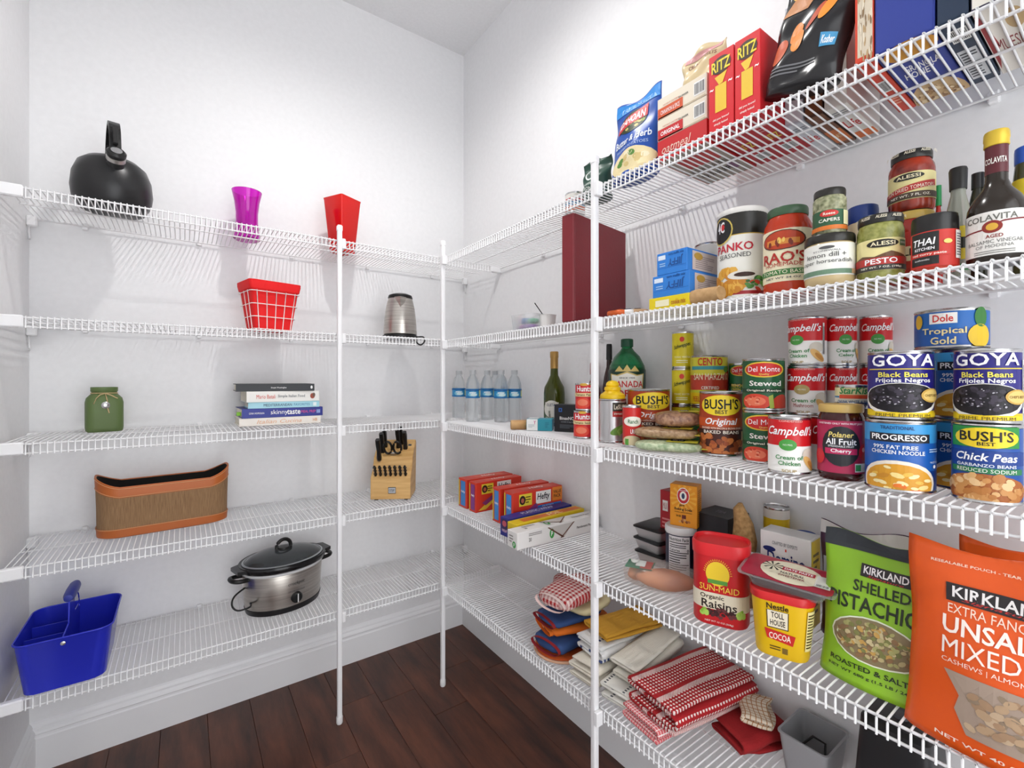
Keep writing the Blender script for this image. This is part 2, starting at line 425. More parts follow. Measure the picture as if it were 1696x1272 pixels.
# unseen wall behind the camera, its doorway widened to let in more world light
wf = struct(slab('wall_front', XL, XL + .08, YB - .1, YB, -.02, ZC + .1, PAINT))
for nm, x0, x1, z0 in (('wall_panel', -.12, 0, -.02), ('wall_header', XL + .08, -.12, 2.2)):
    c = slab(nm, x0, x1, YB - .1, YB, z0, ZC + .1, PAINT, wf); c.location = ((x0 + x1) / 2 - wf.location.x, 0, z0 + .02)
struct(slab('ceiling', XL - .1, .1, YB - .1, .1, ZC, ZC + .1, noisy('ceiling_paint', '#e6e6e7', '#ebebec', 90, .8, bump=.15)))
# floor of dark stained planks running along the right wall
fl = struct(slab('floor', XL - .1, .1, YB - .1, .1, -.05, -.006, mat('#1a0f0b', .6)))
wood = bpy.data.materials.new('dark_wood'); wood.use_nodes = True; n = wood.node_tree; b = n.nodes['Principled BSDF']
tc = n.nodes.new('ShaderNodeTexCoord'); mp = n.nodes.new('ShaderNodeMapping'); mp.inputs['Scale'].default_value = (9, 1.6, 9)
oi = n.nodes.new('ShaderNodeObjectInfo'); va = n.nodes.new('ShaderNodeVectorMath'); va.operation = 'ADD'
t1 = n.nodes.new('ShaderNodeTexNoise'); t1.inputs['Scale'].default_value = 2.2; t1.inputs['Detail'].default_value = 7; t1.inputs['Roughness'].default_value = .62
cr = n.nodes.new('ShaderNodeValToRGB'); cr.color_ramp.elements[0].color = (*rgb('#33190f'), 1); cr.color_ramp.elements[1].color = (*rgb('#6e3e2a'), 1)
cr.color_ramp.elements[0].position = .32; cr.color_ramp.elements[1].position = .75
hs = n.nodes.new('ShaderNodeHueSaturation'); mr = n.nodes.new('ShaderNodeMapRange'); mr.inputs[3].default_value = .85; mr.inputs[4].default_value = 1.12
n.links.new(tc.outputs['Object'], mp.inputs['Vector']); n.links.new(mp.outputs['Vector'], va.inputs[0]); n.links.new(oi.outputs['Random'], va.inputs[1])
n.links.new(va.outputs[0], t1.inputs['Vector']); n.links.new(t1.outputs['Fac'], cr.inputs['Fac']); n.links.new(cr.outputs['Color'], hs.inputs['Color'])
n.links.new(oi.outputs['Random'], mr.inputs[0]); n.links.new(mr.outputs[0], hs.inputs['Value']); n.links.new(hs.outputs['Color'], b.inputs['Base Color'])
b.inputs['Roughness'].default_value = .38
pw, pl = .127, .95; i = 0; rd = random.Random(4)
xx = 0.0
while xx > XL:
    x0 = max(xx - pw, XL); yy = -rd.uniform(.2, .9) ; y1 = 0.0
    while y1 > YB:
        y0 = max(yy, YB)
        o = box('plank', xx - x0 - .0008, y1 - y0 - .0008, .006, wood, fl, bev=.001); o.location = ((xx + x0) / 2 - fl.location.x, (y0 + y1) / 2 - fl.location.y, -.006 - fl.location.z)
        y1 = y0; yy = y0 - pl
    xx = x0
# tall baseboards with a stepped top, on three walls
BB = [(0, 0), (.016, 0), (.016, .098), (.013, .102), (.013, .108), (.016, .112), (.0145, .118), (.009, .124), (.009, .130), (.005, .138), (0, .142)]
TRIM = mat('#f1f1f2', .3)
def baseboard(name, p0, p1, nrm):
    V = []; Fc = []
    for p in (p0, p1):
        V += [(p[0] + nrm[0] * d, p[1] + nrm[1] * d, z) for d, z in BB]
    k = len(BB)
    for i in range(k - 1): Fc.append((i, i + 1, k + i + 1, k + i))
    Fc += [tuple(range(k)), tuple(range(2 * k - 1, k - 1, -1))]
    o = mk(name, V, Fc, TRIM)
    bm = bmesh.new(); bm.from_mesh(o.data); bmesh.ops.recalc_face_normals(bm, faces=bm.faces); bm.to_mesh(o.data); bm.free(); struct(o)
baseboard('baseboard_back', (XL, 0), (0, 0), (0, -1)); baseboard('baseboard_right', (0, 0), (0, YB), (-1, 0)); baseboard('baseboard_left', (XL, YB), (XL, 0), (1, 0))
# ceiling lamp holder above the bulb (out of frame)
cl = lathe('ceiling_lamp', [(0, 0), (.05, 0), (.06, -.012), (.05, -.03), (.022, -.035), (.022, -.045), (0, -.045)][::-1], mat('#eeeeee', .4)); put(cl, -.70, -.92, ZC)
tag(cl, 'white ceiling lamp holder above the pantry', 'lamp')

# ================================================================== WIRE SHELVES
ZL, ZR = [1.6215, 1.3055, .996, .694, .373], [1.613, 1.2975, .991, .677, .3775]   # deck heights, back-wall run and right-wall run
XF, YF = -.28, -.315                         # front edges: right-hand shelves (x), left-hand shelves (y)
WR, RR, LIP, STEP = .0016, .0023, .029, .0127
WIRE = mat('#f3f3f4', .32)
NAMES = ['top', 'second', 'third', 'fourth', 'lowest']
def wire_shelf(side, k):
    z = -WR; a = empty('wire_shelf')
    if side == 'L':   # local x along the wall, local y out from the wall
        L0, L1, D = XL + .012, -.012, -YF; a.location = (0, 0, ZL[k]); tr = lambda s, d, h: (s, -d, h)
        tag(a, '%s white wire shelf on the back wall, left of the corner post' % NAMES[k], 'shelf', 'wire shelves on the back wall')
    else:
        L0, L1, D = -2.45, YF - .012, -XF; a.location = (0, 0, ZR[k]); tr = lambda s, d, h: (-d, s, h)
        tag(a, '%s white wire shelf on the right wall, full of groceries' % NAMES[k] if k != 4 else 'lowest white wire shelf on the right wall, holding towels and mitts', 'shelf', 'wire shelves on the right wall')
    paths = []; s = L0 + .004
    while s < L1:
        paths.append([tr(s, .008, z), tr(s, D - .004, z), tr(s, D - .0008, z - .0012), tr(s, D, z - .005), tr(s, D, z - LIP)]); s += STEP
    o = tubes('deck_wires', paths, WR, WIRE, a, 5); o['kind'] = 'stuff'
    zr = z - WR - RR * .8
    for nm, d, h in (('front_rail', D - RR - WR, zr), ('lip_rail', D - RR - WR * .6, z - LIP + .003), ('middle_rail', D * .52, zr), ('back_rail', .012, zr)):
        tubes(nm, [[tr(L0, d, h), tr((L0 + L1) / 2, d, h), tr(L1, d, h)]], RR, WIRE, a, 8)
    # clips holding the back rail to the wall
    s = L0 + .11
    while s < L1:
        c = box('wall_clip', *((.014, .012, .02) if side == 'L' else (.012, .014, .02)), WIRE, a, bev=.002); c.location = tr(s, .0062, zr - .010); s += .29
    if side == 'L':   # moulded end brackets on the two side walls
        for xe, sg in ((XL, 1), (0, -1)):
            c = box('end_bracket', .05, .017, .03, WIRE, a, bev=.003); c.location = (xe + sg * .0255, YF + .004, z - LIP + .001)
            c = box('end_bracket', .022, .02, .03, WIRE, a, bev=.003); c.location = (xe + sg * .0115, -.03, z - LIP)
            V, Fc = tube([(xe + sg * .004, -.03, z - LIP), (xe + sg * .004, -.022, z - LIP - .03), (xe + sg * .006, -.03, z - LIP - .04)], .003, 6); mk('bracket_hook', V, Fc, WIRE, a, True)
    return a
for k in range(5): wire_shelf('L', k); wire_shelf('R', k)
def post(x, y, top, label, clip, ZS=ZR):
    o = empty('shelf_post', (x, y, 0)); tag(o, label, 'post', 'upright posts of the shelving')
    s = .0076
    loft('pole', [rr(s, s, .0035, .012, 3), rr(s, s, .0035, top, 3)], WIRE, o)
    lathe('foot_cap', [(0, 0), (.0085, 0), (.0105, .004), (.0105, .022), (.009, .026), (.006, .026)], mat('#ececec', .4), o, 16)
    loft('top_cap', [rr(.0088, .0088, .004, top - .014, 3), rr(.0088, .0088, .004, top, 3), rr(.006, .006, .003, top + .004, 3)], WIRE, o)
    for z in ZS:
        c = box('shelf_clip', .012 if clip[0] else .02, .012 if clip[1] else .02, .034, WIRE, o, bev=.002); c.location = (clip[0] * .012, clip[1] * .012, z - .036)
    return o
post(-.657, YF - .0115, 1.66, 'white shelf post in front of the back wall shelves, beside the slow cooker', (1, 0), ZL)
post(XF - .009, YF - .04, 1.665, 'white corner post where the two shelf runs meet', (0, -1))
post(XF - .0115, onx(985, XF - .0115)[0].y, 1.672, 'nearest white post, standing before the maroon binder', (0, -1))

# ================================================================== LEFT-HAND SHELVES
EPS = .0006
Z1, Z2, Z3, Z4, Z5 = [z + EPS for z in ZL]
def curve(P, k=5):
    P = [Vector(p) for p in P]; out = []
    for i in range(len(P) - 1):
        a, b, c, d = P[max(i - 1, 0)], P[i], P[i + 1], P[min(i + 2, len(P) - 1)]
        for j in range(k):
            t = j / k; out.append(.5 * (2 * b + (c - a) * t + (2 * a - 5 * b + 4 * c - d) * t * t + (3 * b - a - 3 * c + d) * t ** 3))
    return out + [P[-1]]
def tb(name, path, r, m, parent, n=8, closed=False): return tubes(name, [path], r, m, parent, n, closed)
# --- stove-top kettle
p, t = ony(187, -.195); kb = mat('#2b2b2c', .33, .35)
k = lathe('stovetop_kettle', [(0, 0), (.062, 0), (.072, .004), (.087, .03), (.0905, .058), (.087, .096), (.076, .126), (.058, .142), (.04, .147), (.036, .148), (0, .148)], kb, n=48)
put(k, p.x, p.y, Z1, facing(p.x, p.y, 4)); tag(k, 'black domed stovetop kettle with an upright handle on the top shelf', 'kettle')
lathe('lid', [(0, .0), (.038, 0), (.036, .005), (.015, .010), (0, .011)], kb, k).location.z = .146
sp = lathe('spout', [(.022, 0), (.019, .02), (.0165, .035), (.0165, .04)], kb, k, 24); sp.location = (0, -.062, .098); sp.rotation_euler = (R(48), 0, 0)
rg = lathe('spout_ring', [(.0175, 0), (.021, .002), (.021, .012), (.0175, .014)], STEEL, k, 24); rg.location = (0, -.084, .119); rg.rotation_euler = (R(48), 0, 0)
wh = lathe('whistle', [(0, 0), (.019, 0), (.0215, .005), (.0215, .012), (.017, .017), (0, .017)], BLACK, k, 24); wh.location = (0, -.094, .128); wh.rotation_euler = (R(55), 0, 0)
wc = lathe('whistle_disc', [(.0125, 0), (.0125, .002), (.004, .003), (0, .002)], TIN, wh, 20); wc.location.z = .0165
hl = [(-.013, .013)]
L = []
for i in range(15):     # strap handle, a loop in the kettle's own front-back plane
    a = R(168 - 156 * i / 14); L.append([(sx * .0125, .078 * math.cos(a) * -1 * -1, .125 + .118 * math.sin(a) + dz) for sx, dz in ((-1, 0), (1, 0), (1, .011), (-1, .011))])
loft('handle', L, BLACK, k, smooth=False)
box('handle_lever', .011, .02, .05, mat('#222222', .3), k, (0, -.078, .165), .002)
# --- magenta glass vase
p, t = ony(409, -.115)
v = lathe('glass_vase', [(0, 0), (.036, 0), (.041, .004), (.0365, .03), (.0335, .06), (.0335, .09), (.038, .13), (.0455, .165), (.0435, .165), (.036, .13), (.0315, .09), (.0315, .06), (.034, .03), (.037, .012), (0, .012)], mat('#e01fd0', .06, 0, .75), n=40)
put(v, p.x, p.y, Z1); tag(v, 'magenta glass vase with flared rim and foot on the top shelf', 'vase')
# --- red square vase
p, t = ony(567, -.135); m = mat('#f0160e', .1, 0, .35)
def sq(h, z): return rr(h, h, .006, z, 3)
v = loft('square_vase', [sq(.031, 0), sq(.033, .004), sq(.047, .192), sq(.0485, .2), sq(.046, .2), sq(.044, .19), sq(.031, .012)], m, sharp=50)
put(v, p.x, p.y, Z1, R(28)); tag(v, 'tall red square tapered vase behind the middle post top', 'vase')
# --- red basket in white wire frame
p, t = ony(446, -.19); b = empty('wire_basket', (p.x, p.y, Z2), R(12)); tag(b, 'red cloth-lined basket in a white wire frame', 'basket')
red = mat('#e8191c', .75, bump=.15, bscale=90)
def tq(z, o=0): h = .056 + .02 * z / .15 + o; return rr(h, h * .8, .012, z, 3)
loft('cloth_liner', [tq(.004), tq(.08), tq(.152), tq(.158, .004), tq(.156, -.002), tq(.15, -.006), tq(.02, -.006)], red, b)
loft('liner_cuff', [tq(.132, .0035), tq(.15, .0045), tq(.16, .003), tq(.16, -.003)], red, b, False, False)
WB = mat('#f2efec', .4)
tubes('wire_hoops', [[(x, y, z) for x, y, z in tq(zz, .004)] for zz in (.006, .045, .085, .125)], .0014, WB, b, 5, True)
ups = []
for sx in (-1, 1):
    for f in (-.8, -.4, 0, .4, .8): ups.append([(f * .06, sx * (.0448 + .004), .006), (f * .074, sx * (.0596 + .004), .128)])
    for f in (-.6, 0, .6): ups.append([(sx * .061, f * .045, .006), (sx * .0775, f * .058, .128)])
tubes('wire_uprights', ups, .0013, WB, b, 5)
tb('handle', [(.066 * math.cos(R(a_)), .03 * math.sin(R(a_)) + .012, .156 + .012 * math.sin(R(a_))) for a_ in range(0, 181, 15)], .0016, STEEL, b)
# --- electric kettle
p, t = ony(663, -.19); st = noisy('brushed_steel', '#a8a29b', '#c6c1ba', 6, .3, (1, 1, 40), bump=.02)
st.node_tree.nodes['Principled BSDF'].inputs['Metallic'].default_value = 1
k = lathe('electric_kettle', [(0, .018), (.063, .018), (.064, .022), (.061, .07), (.055, .12), (.047, .155), (.045, .16), (0, .16)], st, n=44)
put(k, p.x, p.y, Z2, facing(p.x, p.y, 0)); tag(k, 'stainless electric kettle with black lid and base', 'kettle')
lathe('power_base', [(0, 0), (.066, 0), (.068, .004), (.067, .013), (.06, .017), (0, .017)], BLACK, k, 40)
lathe('lid', [(.0465, .156), (.0475, .16), (.044, .17), (.03, .176), (0, .178)], BLACK, k, 40)
spt = mk('spout', [(-.022, -.043, .158), (.022, -.043, .158), (0, -.064, .158), (-.016, -.0485, .13), (.016, -.0485, .13), (0, -.054, .112)], [(0, 2, 5, 3), (2, 1, 4, 5), (0, 1, 2), (3, 5, 4)], st, k)
loft('handle', [[(x + .0, y, z) for x, y in ((-.01, yy - .008), (.01, yy - .008), (.01, yy + .008), (-.01, yy + .008))] for yy, z in ((.05, .165), (.085, .16), (.097, .13), (.093, .07), (.07, .045))], BLACK, k)
q = Matrix.Rotation(-k.rotation_euler.z, 3, 'Z')
cd_ = [Vector((.02, -.066, .006)), Vector((.03, -.11, .004)), Vector((.026, -.135, -.012)), Vector((.01, -.138, -.028)), Vector((-.006, -.135, -.02)), Vector((-.004, -.125, .002))]
tb('power_cord', curve([q @ Vector((c.x + .02, c.y * .93, c.z)) for c in cd_]), .0028, BLACK, k)
# --- green jar with twine and charm
p = at(167, 716, Z3); J = mat('#5c7040', .5, bump=.03, bscale=400)
def js(h, z, r=.02): return rr(h, h * .8, r, z, 5)
j = loft('green_jar', [js(.038, 0, .014), js(.041, .003, .016), js(.0425, .012), js(.0425, .085), js(.040, .098, .022), js(.033, .107, .025), js(.029, .111, .026), js(.029, .116, .026), js(.031, .118, .026), js(.031, .13, .026), js(.0285, .13, .0225), js(.0285, .1, .0225), js(.036, .006, .02)], J)
put(j, p.x + .004, p.y + .035, Z3, facing(p.x, p.y, 4)); tag(j, 'frosted olive green square jar with twine bow and charm', 'jar')
TW = mat('#c8ad82', .9)
tubes('twine', [[(x * 1.03, y * 1.03, z) for x, y, z in js(.0295, .1125, .026)]], .0014, TW, j, 5, True)
tubes('twine_bow', [[(0, -.0265, .112), (-.012, -.033, .108), (-.02, -.0355, .098), (-.026, -.0358, .082)], [(0, -.0265, .112), (.012, -.034, .107), (.022, -.0352, .1), (.027, -.0352, .097)],
      [(0, -.0265, .112), (.002, -.034, .1), (.004, -.0356, .09), (.003, -.0356, .075), (.008, -.0358, .055)]], .0014, TW, j, 5)
ch = lathe('charm', [(0, 0), (.009, 0), (.010, .0015), (.008, .003), (0, .0038)], TIN, j, 16); ch.location = (.0, -.0352, .078); ch.rotation_euler = (R(90), 0, 0)
# --- five cook books
pl_, pr_ = at(396, 707, Z3), at(531, 700, Z3); rzb = math.atan2(pr_.y - pl_.y, pr_.x - pl_.x); Lb = (pr_ - pl_).length
bk = [(.026, 1.0, .0, '#f3ece2', 'white cookbook with orange script spine at the bottom of the stack'), (.031, 1.0, .006, '#2b3591', 'dark blue cookbook with a green page marker'),
      (.021, .88, .012, '#a9dbe8', 'light blue cookbook with dark spine lettering'), (.036, .90, .006, '#f1efe9', 'thick white cookbook with red lettering, second from top'), (.025, .95, -.012, '#23262b', 'black hardcover book lying on top of the stack')]
zb = Z3; cxy = (pl_ + pr_) / 2; dp = .175
for i, (th, f, dx, c, lab) in enumerate(bk):
    ln = Lb * f; B = empty('book', (cxy.x + dx - .075 * math.sin(rzb), cxy.y + .088 * math.cos(rzb), zb), rzb + R((0, 1, -1, 1.5, -2)[i])); tag(B, lab, 'book', 'cook books stacked on the third shelf')
    cv = mat(c, .4); box('cover', ln, dp, .0022, cv, B, (0, 0, 0), .0006); box('cover', ln, dp, .0022, cv, B, (0, 0, th - .0026), .0006)
    box('spine', ln, .003, th - .0004, cv, B, (0, -dp / 2 + .0012, 0), .0006); box('pages', ln - .008, dp - .008, th - .0046, mat('#e9e2d2', .8), B, (0, .001, .0021), 0)
    P = pface((0, -dp / 2 - .0004, 0), (ln / 2, 0, 0), (0, 0, th))
    if i == 0: P.text('Italian Cucina', -.05, .5, 1.1, .5, '#e9b690', 2, .0, .3).text('HB', .85, .5, .12, .4, '#e9b690', 2)
    if i == 1: P.text('skinny', -.12, .5, .42, .62, '#ffffff', 2, .0).text('taste', .24, .53, .34, .52, '#ffffff', 2, .03).text('MEAL PREP', .62, .52, .38, .28, '#e0559a', 2).text('GINA HOMOLKA', -.66, .5, .36, .2, '#ffffff', 2).rect(.88, .5, .1, .4, '#8fa3d8', 2)
    if i == 2: P.text('MEDITERRANEAN', -.2, .5, .78, .42, '#173a5c', 2, .03).text('FAVORITES', .48, .5, .46, .42, '#4f8fb0', 2, 0).rect(.86, .5, .1, .6, '#e9f4f4', 2)
    if i == 3: P.text('Mario Batali', -.5, .5, .5, .36, '#d2452f', 2).text('Simple Italian Food', .2, .5, .76, .34, '#8c8f92', 2).ell(.8, .5, .07, .26, '#a04a35', 2).ell(.84, .6, .04, .2, '#6c5040', 3)
    if i == 4: P.text('Simple Weeknights', .05, .45, .4, .24, '#e8e8e8', 2).ell(.92, .5, .03, .22, '#f2f2f2', 2)
    P.build(B)
    if i == 1: box('page_marker', .012, .012, .012, mat('#9be04a', .5), B, (-ln / 2 - .003, -.03, .006), .001)
    zb += th - .0002
# --- brown oval basket
a, c = at(160, 898, Z4), at(378, 862, Z4); rzb = math.atan2(c.y - a.y, c.x - a.x); HW = (c - a).length / 2 + .006; HD = .07
B = empty('oval_basket', ((a.x + c.x) / 2 - HD * math.sin(rzb), (a.y + c.y) / 2 + HD * math.cos(rzb), Z4), rzb); tag(B, 'long brown woven basket with tan leather trim and black lining', 'basket')
dz = lambda x, y: .036 * abs(x / HW) ** 4
f = lambda s, z, k: rr(HW * s, HD * s, .055, z, 8, (lambda x, y: dz(x, y) * k))
weave = noisy('basket_weave', '#7a5a3c', '#a3805a', 14, .8, (60, 60, 2), bump=.6); lea = mat('#b8622a', .45)
loft('woven_side', [f(.985, .024, 0), f(.99, .07, .4), f(1, .112, .85)], weave, B, False, False)
loft('leather_base', [f(.95, 0, 0), f(.985, .002, 0), f(.995, .026, 0), f(.985, .026, 0)], lea, B, True, False)
loft('leather_rim', [f(1.004, .108, .82), f(1.012, .137, 1), f(1.0, .139, 1), f(.985, .137, 1)], lea, B, False, False)
loft('lining', [f(.988, .136, 1), f(.97, .07, .4), f(.96, .006, 0)], mat('#161412', .9), B, False, True)
ST = mat('#d9a878', .7)
tubes('stitching', [[(x * 1.004, y * 1.008, z) for x, y, z in f(1.004, .111, .84)], [(x * 1.004, y * 1.006, z) for x, y, z in f(1.008, .133, .98)], [(x * 1.003, y * 1.006, z) for x, y, z in f(.995, .0245, 0)]], .0007, ST, B, 4, True)
# --- knife block
p = at(660, 829, Z4); K = empty('knife_block', (p.x + .012, p.y + .075, Z4), facing(p.x, p.y, -10)); tag(K, 'light wood knife block full of black-handled knives', 'knife block')
wd = noisy('maple', '#c99a5a', '#dfb676', 5, .45, (2, 2, 18), bump=.03)
W = .074
prof = [(-.075, .006), (.06, .006), (.085, .20), (.065, .212), (-.015, .155), (-.035, .118), (-.072, .085)]
V = [(s * W, y, z) for s in (-1, 1) for y, z in prof]; kk = len(prof)
Fc = [(i, (i + 1) % kk, kk + (i + 1) % kk, kk + i) for i in range(kk)] + [tuple(range(kk - 1, -1, -1)), tuple(range(kk, 2 * kk))]
bo = mk('block', V, Fc, wd, K); md = bo.modifiers.new('bevel', 'BEVEL'); md.width = .003; md.segments = 2
bm = bmesh.new(); bm.from_mesh(bo.data); bmesh.ops.recalc_face_normals(bm, faces=bm.faces); bm.to_mesh(bo.data); bm.free()
for sx in (-.055, .055):
    for yy in (-.055, .045): box('foot', .014, .014, .007, BLACK, K, (sx, yy, 0), .001)
pk = pface((0, -.0752, .006), (W, 0, 0), (0, 0, .08)); pk.rect(.08, .42, .38, .3, '#3a3d42', 1).rect(.08, .42, .34, .24, '#b9bcc0', 2).text('CUTLERY', .08, .42, .28, .12, '#33363a', 3); pk.build(K, 'badge')
def knife(x, y, z, L, tilt, w=.014, dpt=.023, col=BLACK, roll=0):
    h = empty('knife_handle'); h.parent = K; h.location = (x, y, z); h.rotation_euler = (R(tilt), R(roll), 0)
    lp = [rr(w * a, dpt * b_ / 2, .005, zz, 3, None) for a, b_, zz in ((.55, .75, 0), (.6, .9, L * .12), (.5, .8, L * .45), (.58, 1, L * .8), (.5, .9, L))]
    lp = [[(xx, yy + off, zz) for xx, yy, zz in l] for l, off in zip(lp, (0, 0, .002, .001, -.003))]
    g = loft('grip', lp, col, h)
    tubes('rivets', [[(-.0068, 0, L * f_), (.0068, 0, L * f_)] for f_ in (.25, .55, .82)], .0022, TIN, h, 8)
    box('bolster', .011, .017, .008, TIN, h, (0, 0, -.006), .001)
for i in range(7): knife(-.057 + i * .0185, -.058, .088, .052, 30, .008, .013)
for x, y, z, L_, ti in ((-.052, -.02, .145, .09, 22), (-.045, .012, .165, .09, 22), (-.04, .04, .18, .085, 24), (.012, .035, .178, .09, 24), (.02, .052, .188, .085, 24), (.04, .03, .172, .085, 22)): knife(x, y, z, L_, ti)
sc = empty('scissors'); sc.parent = K; sc.location = (-.002, -.005, .155); sc.rotation_euler = (R(24), 0, 0)
for s in (-1, 1): tb('finger_loop', [(s * .018 + .015 * math.cos(R(a_)), 0, .04 + .027 * math.sin(R(a_))) for a_ in range(0, 360, 24)], .0045, BLACK, sc, 8, True)
box('pivot', .02, .008, .03, STEEL, sc, (0, 0, -.012), .002)
box('sharpener_slot', .013, .004, .034, mat('#30343a', .4), K, (.055, .021, .168), .001).rotation_euler = (R(-35), 0, 0)
# --- blue metal caddy
BL = mat('#2b36c6', .22, .15); cx_, cy_ = -1.327, -.213
B = empty('blue_caddy', (cx_, cy_, Z5)); tag(B, 'glossy blue metal caddy with divider and centre handle', 'caddy')
g = lambda hw, hd, z, r=.03: rr(hw, hd, r, z, 6)
loft('bin', [g(.074, .10, 0), g(.078, .104, .002), g(.092, .117, .13), g(.094, .119, .132), g(.0915, .1165, .132), g(.077, .103, .004)], BL, B)
tubes('rim', [g(.0935, .1185, .132)], .0022, BL, B, 6, True)
V = [(0, -.104, .004), (0, .104, .004), (0, .116, .13), (0, .04, .135), (0, .03, .195), (0, -.03, .195), (0, -.04, .135), (0, -.116, .13)]
dv = mk('divider', V, [tuple(range(8))], BL, B); s = dv.modifiers.new('t', 'SOLIDIFY'); s.thickness = .003
for yy in (-.035, .04): box('cross_divider', .084, .002, .1, BL, B, (-.043, yy, .012), .0005)
gp = lathe('grip', [(0, -.058), (.009, -.056), (.0125, -.04), (.0135, 0), (.0125, .04), (.009, .056), (0, .058)], mat('#27338f', .4), B, 20); gp.location = (0, 0, .205); gp.rotation_euler = (R(90), 0, 0)
for yy in (-.118, .118): lathe('rivet', [(.0055, 0), (.005, .002), (0, .0035)], TIN, B, 12).matrix_local = Matrix.Translation((0, yy * .998, .118)) @ Matrix.Rotation(R(90 if yy < 0 else -90), 4, 'X')
tb('bail_wire', arc((0.006, 0, .14), .058, 0, 90, 10, 'yz'), .0014, BL, B)
# --- slow cooker
p = at(462, 1022, Z5); S = empty('slow_cooker', (p.x + .03, p.y + .1, Z5), R(14)); tag(S, 'oval stainless slow cooker with black rim and glass lid', 'slow cooker')
e = lambda a_, b_, z: [(a_ * math.cos(2 * math.pi * i / 48), b_ * math.sin(2 * math.pi * i / 48), z) for i in range(48)]
loft('base', [e(.10, .075, 0), e(.118, .092, .004), e(.123, .097, .022), e(.12, .094, .024)], mat('#1c1c1e', .4), S)
loft('steel_body', [e(.121, .095, .022), e(.124, .098, .06), e(.128, .101, .135), e(.126, .1, .138)], st, S, False, False)
loft('light_band', [e(.129, .102, .132), e(.131, .104, .136), e(.129, .102, .14)], mat('#d9d9d9', .35), S, False, False)
loft('crock_rim', [e(.128, .101, .139), e(.138, .111, .146), e(.142, .114, .158), e(.139, .112, .163), e(.126, .1, .161), e(.118, .092, .15), e(.112, .086, .06), e(.1, .075, .05)], mat('#161618', .18), S)
gl = mat('#8f979c', .05, 0, .85)
lid = loft('glass_lid', [e(.127, .101, .161), e(.124, .098, .165), e(.1, .078, .178), e(.06, .045, .187), e(.02, .015, .19)], gl, S, False, True)
loft('lid_ring', [e(.129, .103, .160), e(.130, .104, .164), e(.124, .098, .166), e(.122, .096, .163)], mat('#aeb2b5', .25, .9), S, False, False)
lathe('knob_foot', [(.02, .187), (.018, .195), (0, .196)], BLACK, S, 20)
tb('lid_knob', arc((0, 0, .196), .024, -10, 190, 14, 'xz'), .0062, BLACK, S)
for s_ in (-1, 1):
    tb('side_handle', curve([(s_ * .122, -.026, .125), (s_ * .15, -.026, .128), (s_ * .164, -.013, .13), (s_ * .164, .013, .13), (s_ * .15, .026, .128), (s_ * .122, .026, .125)]), .007, BLACK, S)
    loft('rim_grip', [[(s_ * x, y, z) for x, y in ((.13, -.04), (.13, .04), (.156, .03), (.156, -.03))] for z in (.15, .161)], mat('#161618', .25), S)
sd = 6.0
kn = lathe('dial', [(0, 0), (.018, 0), (.0175, .008), (.014, .012), (0, .012)], BLACK, S, 28); kn.matrix_local = Matrix.Translation((.0, -.0975, .05)) @ Matrix.Rotation(R(90), 4, 'X')
box('dial_mark', .003, .003, .028, mat('#e8e8e8', .4), S, (0, -.111, .036), .0005)
em = Print(lambda x, y, o: (x * .06, -(.1 + o) * math.sqrt(max(0, 1 - (x * .06 / .126) ** 2)) - .0005, .022 + y * .11), [i / 8 for i in range(-8, 9)])
em.text('crockpot', 0, .68, .9, .13, '#2a2a2c', 1, .0, .2).text('OFF LOW HIGH WARM', 0, .46, .9, .05, '#55555a', 1); em.build(S)
tb('power_cord', curve([(-.12, .0, .095), (-.165, -.03, .088), (-.178, -.05, .07), (-.165, -.062, .054), (-.13, -.06, .052), (-.118, -.03, .05)]), .0028, BLACK, S)

# ================================================================== RIGHT-HAND SHELVES
A1, A2, A3, A4, A5 = [z + EPS for z in ZR]
def pc(u0, u1, vt, vb, z):
    x, y, r, tf = fitv(u0, u1, vb, z)
    if x > -r - .004:                        # would stand in the wall: it stands against the wall instead
        for _ in range(5): x, y, r, tf = fits(u0, u1, -XF - r - .004)
    return x, y, r, zat(vt, tf) - z
def ps(u0, u1, vt, sb, z):
    x, y, r, tf = fits(u0, u1, sb); return x, y, r, zat(vt, tf) - z
RZ = R(-90)                                  # fronts that look straight out from the right wall
def rbox(name, u0, u1, vt, sb, depth, z, col, label, cat='box', h=None, group=None):
    """carton standing square on a right-hand shelf, its front face sb behind the shelf edge"""
    a, t0 = onx(u0, XF + sb); b, t1 = onx(u1, XF + sb); w_ = abs(a.y - b.y); hh = h or zat(vt, (t0 + t1) / 2) - z
    o = carton(name, w_, depth, hh, col, label, cat, XF + sb + depth / 2, (a.y + b.y) / 2, z, RZ, group); return o, w_, depth, hh
